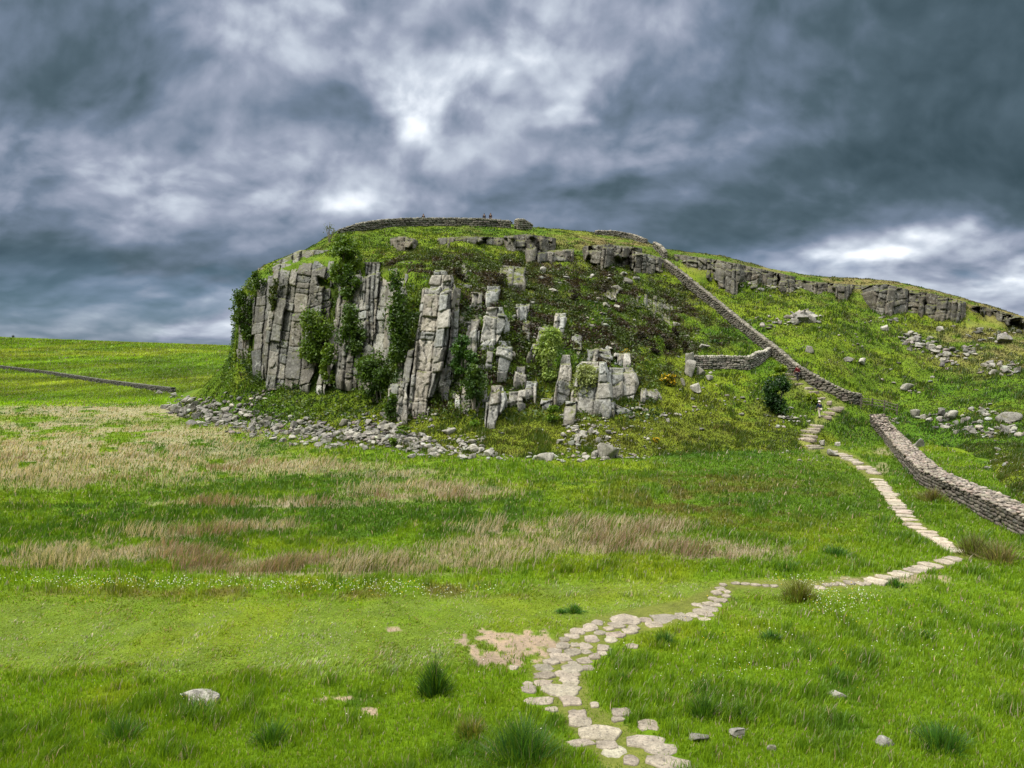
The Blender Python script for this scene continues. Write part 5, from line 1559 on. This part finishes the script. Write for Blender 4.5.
def person(label, P, yaw, coat, legs, hair, stride=.18, shorts=False, hat=None, pack=None, H=1.72):
    """a walker seen from behind: +Y is the way they walk"""
    root = empty('person', P); root.rotation_euler = (0, 0, yaw); tag(root, label, 'person')
    k = H / 1.72; f = stride
    V = {'pelvis': (0, 0, .95), 'waist': (0, .02, 1.10), 'chest': (0, .05, 1.30), 'neck': (0, .06, 1.47), 'jaw': (0, .08, 1.545), 'skull': (0, .07, 1.63), 'crownpt': (0, .06, 1.68), 'nose': (0, .185, 1.585)}
    for s, n in ((-1, 'l'), (1, 'r')):
        g = f * s
        V.update({'sh' + n: (.19 * s, .05, 1.40), 'el' + n: (.245 * s, .03 - g * .5, 1.13), 'wr' + n: (.25 * s, .13 - g * .9, .90), 'pa' + n: (.25 * s, .15 - g, .83),
                  'hip' + n: (.10 * s, 0, .90), 'kn' + n: (.11 * s, g * .6 + .05, .50), 'an' + n: (.11 * s, g - .02, .09), 'toe' + n: (.12 * s, g + .15, .04), 'ear' + n: (.085 * s, .06, 1.59)})
        for q in range(4):
            x = .25 * s - .012 * s + 0.0; y0 = .15 - g + (q - 1.5) * .021
            V['f%d%s' % (q, n)] = (x, y0, .775 - .008 * (1.5 - abs(q - 1.5))); V['g%d%s' % (q, n)] = (x - .012 * s, y0 + .004, .735 - .012 * (1.5 - abs(q - 1.5)))
        V['t0' + n] = (.235 * s, .185 - g, .835); V['t1' + n] = (.222 * s, .20 - g, .80)
    R0 = {'pelvis': (.15, .11), 'waist': (.135, .10), 'chest': (.165, .115), 'neck': .055, 'jaw': .075, 'skull': .095, 'crownpt': .075, 'nose': .016, 'sh': .062, 'el': .043, 'wr': .029, 'pa': .034, 'hip': .09, 'kn': .058, 'an': .04, 'toe': .036, 'ear': .018}
    def rad(n):
        if n in R0: return R0[n]
        if n[0] in 'fgt' and n[1].isdigit(): return .009
        return R0[n[:-1]]
    E = [('pelvis', 'waist'), ('waist', 'chest'), ('chest', 'neck'), ('neck', 'jaw'), ('jaw', 'skull'), ('skull', 'crownpt'), ('jaw', 'nose')]
    for n in 'lr':
        E += [('chest', 'sh' + n), ('sh' + n, 'el' + n), ('el' + n, 'wr' + n), ('wr' + n, 'pa' + n), ('pelvis', 'hip' + n), ('hip' + n, 'kn' + n), ('kn' + n, 'an' + n), ('an' + n, 'toe' + n), ('skull', 'ear' + n), ('pa' + n, 't0' + n), ('t0' + n, 't1' + n)]
        for q in range(4): E += [('pa' + n, 'f%d%s' % (q, n)), ('f%d%s' % (q, n), 'g%d%s' % (q, n))]
    names = list(V)
    def make(nm, keep, grow, mat, col, start):
        ns = [n for n in names if n in keep]; ix = {n: i for i, n in enumerate(ns)}
        rr = [tuple(np.array(rad(n)) + grow) if not np.isscalar(rad(n)) else rad(n) + grow for n in ns]
        return skin_mesh(nm, [np.array(V[n]) * k for n in ns], [(ix[a], ix[b]) for a, b in E if a in ix and b in ix], rr, mat, col, root, 1, ix[start])
    make('body', set(names), 0, M_SKIN, (.48, .30, .22), 'pelvis')
    make('jacket', {'pelvis', 'waist', 'chest', 'shl', 'shr', 'ell', 'elr', 'wrl', 'wrr', 'neck'}, .022, M_CLOTH, coat, 'chest')
    lo = {'pelvis', 'hipl', 'hipr', 'knl', 'knr'} | (set() if shorts else {'anl', 'anr'})
    make('trousers', lo, .024, M_CLOTH, legs, 'pelvis')
    for n in 'lr':
        a, t = np.array(V['an' + n]), np.array(V['toe' + n])
        skin_mesh('boot', [(a + [0, -.03, .06]) * k, (a + [0, -.02, -.03]) * k, t * k], [(0, 1), (1, 2)], [.058, .06, .05], M_CLOTH, (.05, .04, .035), root, 1, 1)
    hv, hf = ICO[3]; hv = hv * [.108, .118, .115]; hv = hv + [0, .055, 1.635]
    keepf = np.array([not (hv[q].mean(0)[1] > .12 and hv[q].mean(0)[2] < 1.66 or hv[q].mean(0)[2] < 1.56) for q in hf])
    MB().add(hv * k, hf[keepf], hair).build('hair', M_CLOTH, root, smooth=True)
    if hat is not None:
        n = 20; ang = np.linspace(0, 2 * np.pi, n, endpoint=False)
        rings = [(.17, 1.665), (.125, 1.672), (.12, 1.72), (.09, 1.765), (.02, 1.775)]
        v = np.concatenate([np.stack([np.cos(ang) * r, np.sin(ang) * r * 1.08 + .055, np.full(n, z)], -1) for r, z in rings])
        fc = [[a * n + i, a * n + (i + 1) % n, (a + 1) * n + (i + 1) % n, (a + 1) * n + i] for a in range(len(rings) - 1) for i in range(n)]
        MB().add(v * k, fc, hat).build('hat', M_CLOTH, root, smooth=True)
    if pack is not None:
        v, f = rock_geo(np.random.default_rng(4), (.30, .18, .44), 3, 4, 0, blocky=1)
        o = MB().add((v + [0, -.17, 1.24]) * k, f, pack).build('rucksack', M_CLOTH, origin=(0, 0, 0), smooth=True)
        o.location = P; o.rotation_euler = (0, 0, yaw); tag(o, 'rucksack on the back of the ' + label.split(' person')[0] + ' person', 'rucksack')
        eyes = None
    for s in (-1, 1):
        ev, ef = ICO[1]; MB().add((ev * .011 + [.035 * s, .162, 1.615]) * k, ef, (.04, .03, .03)).build('eye', M_SKIN, root)
    ev, ef = ICO[1]; MB().add((ev * [.028, .01, .007] + [0, .155, 1.535]) * k, ef, (.32, .12, .10)).build('mouth', M_SKIN, root)
    return root


def build_people():
    P, _ = hit(797.5, 381)
    person('walker person in a dark red jacket and dark trousers climbing the steps beside the wall', P, R(25), (.10, .009, .013), (.018, .018, .024), (.05, .035, .025))
    P, _ = hit(819.5, 418)
    person('walker person in a navy top, pale trousers and light hat on the stone steps', P, R(20), (.018, .024, .05), (.46, .40, .33), (.30, .25, .18), hat=(.62, .60, .52))
    for px, top, lab, c in [(423.5, 216.2, 'dark figure of a person seen alone over the summit wall', (.03, .03, .035)), (484.3, 217.5, 'left person of the dark pair looking over the summit wall', (.03, .03, .04)),
                            (490.6, 217.8, 'right person of the dark pair looking over the summit wall', (.04, .03, .03))]:
        Pw, _ = hit(px, 226.5); Y = Pw[1] + 1.6
        q = unproject(px, top, Y); z = floor_at(q[0], Y)
        person(lab, (q[0], Y, max(z, q[2] - 1.78)), R(170), c, (.03, .03, .035), (.03, .025, .02), H=1.75)


build_walls()
build_path()
build_shrubs()
build_tussocks()
build_people()
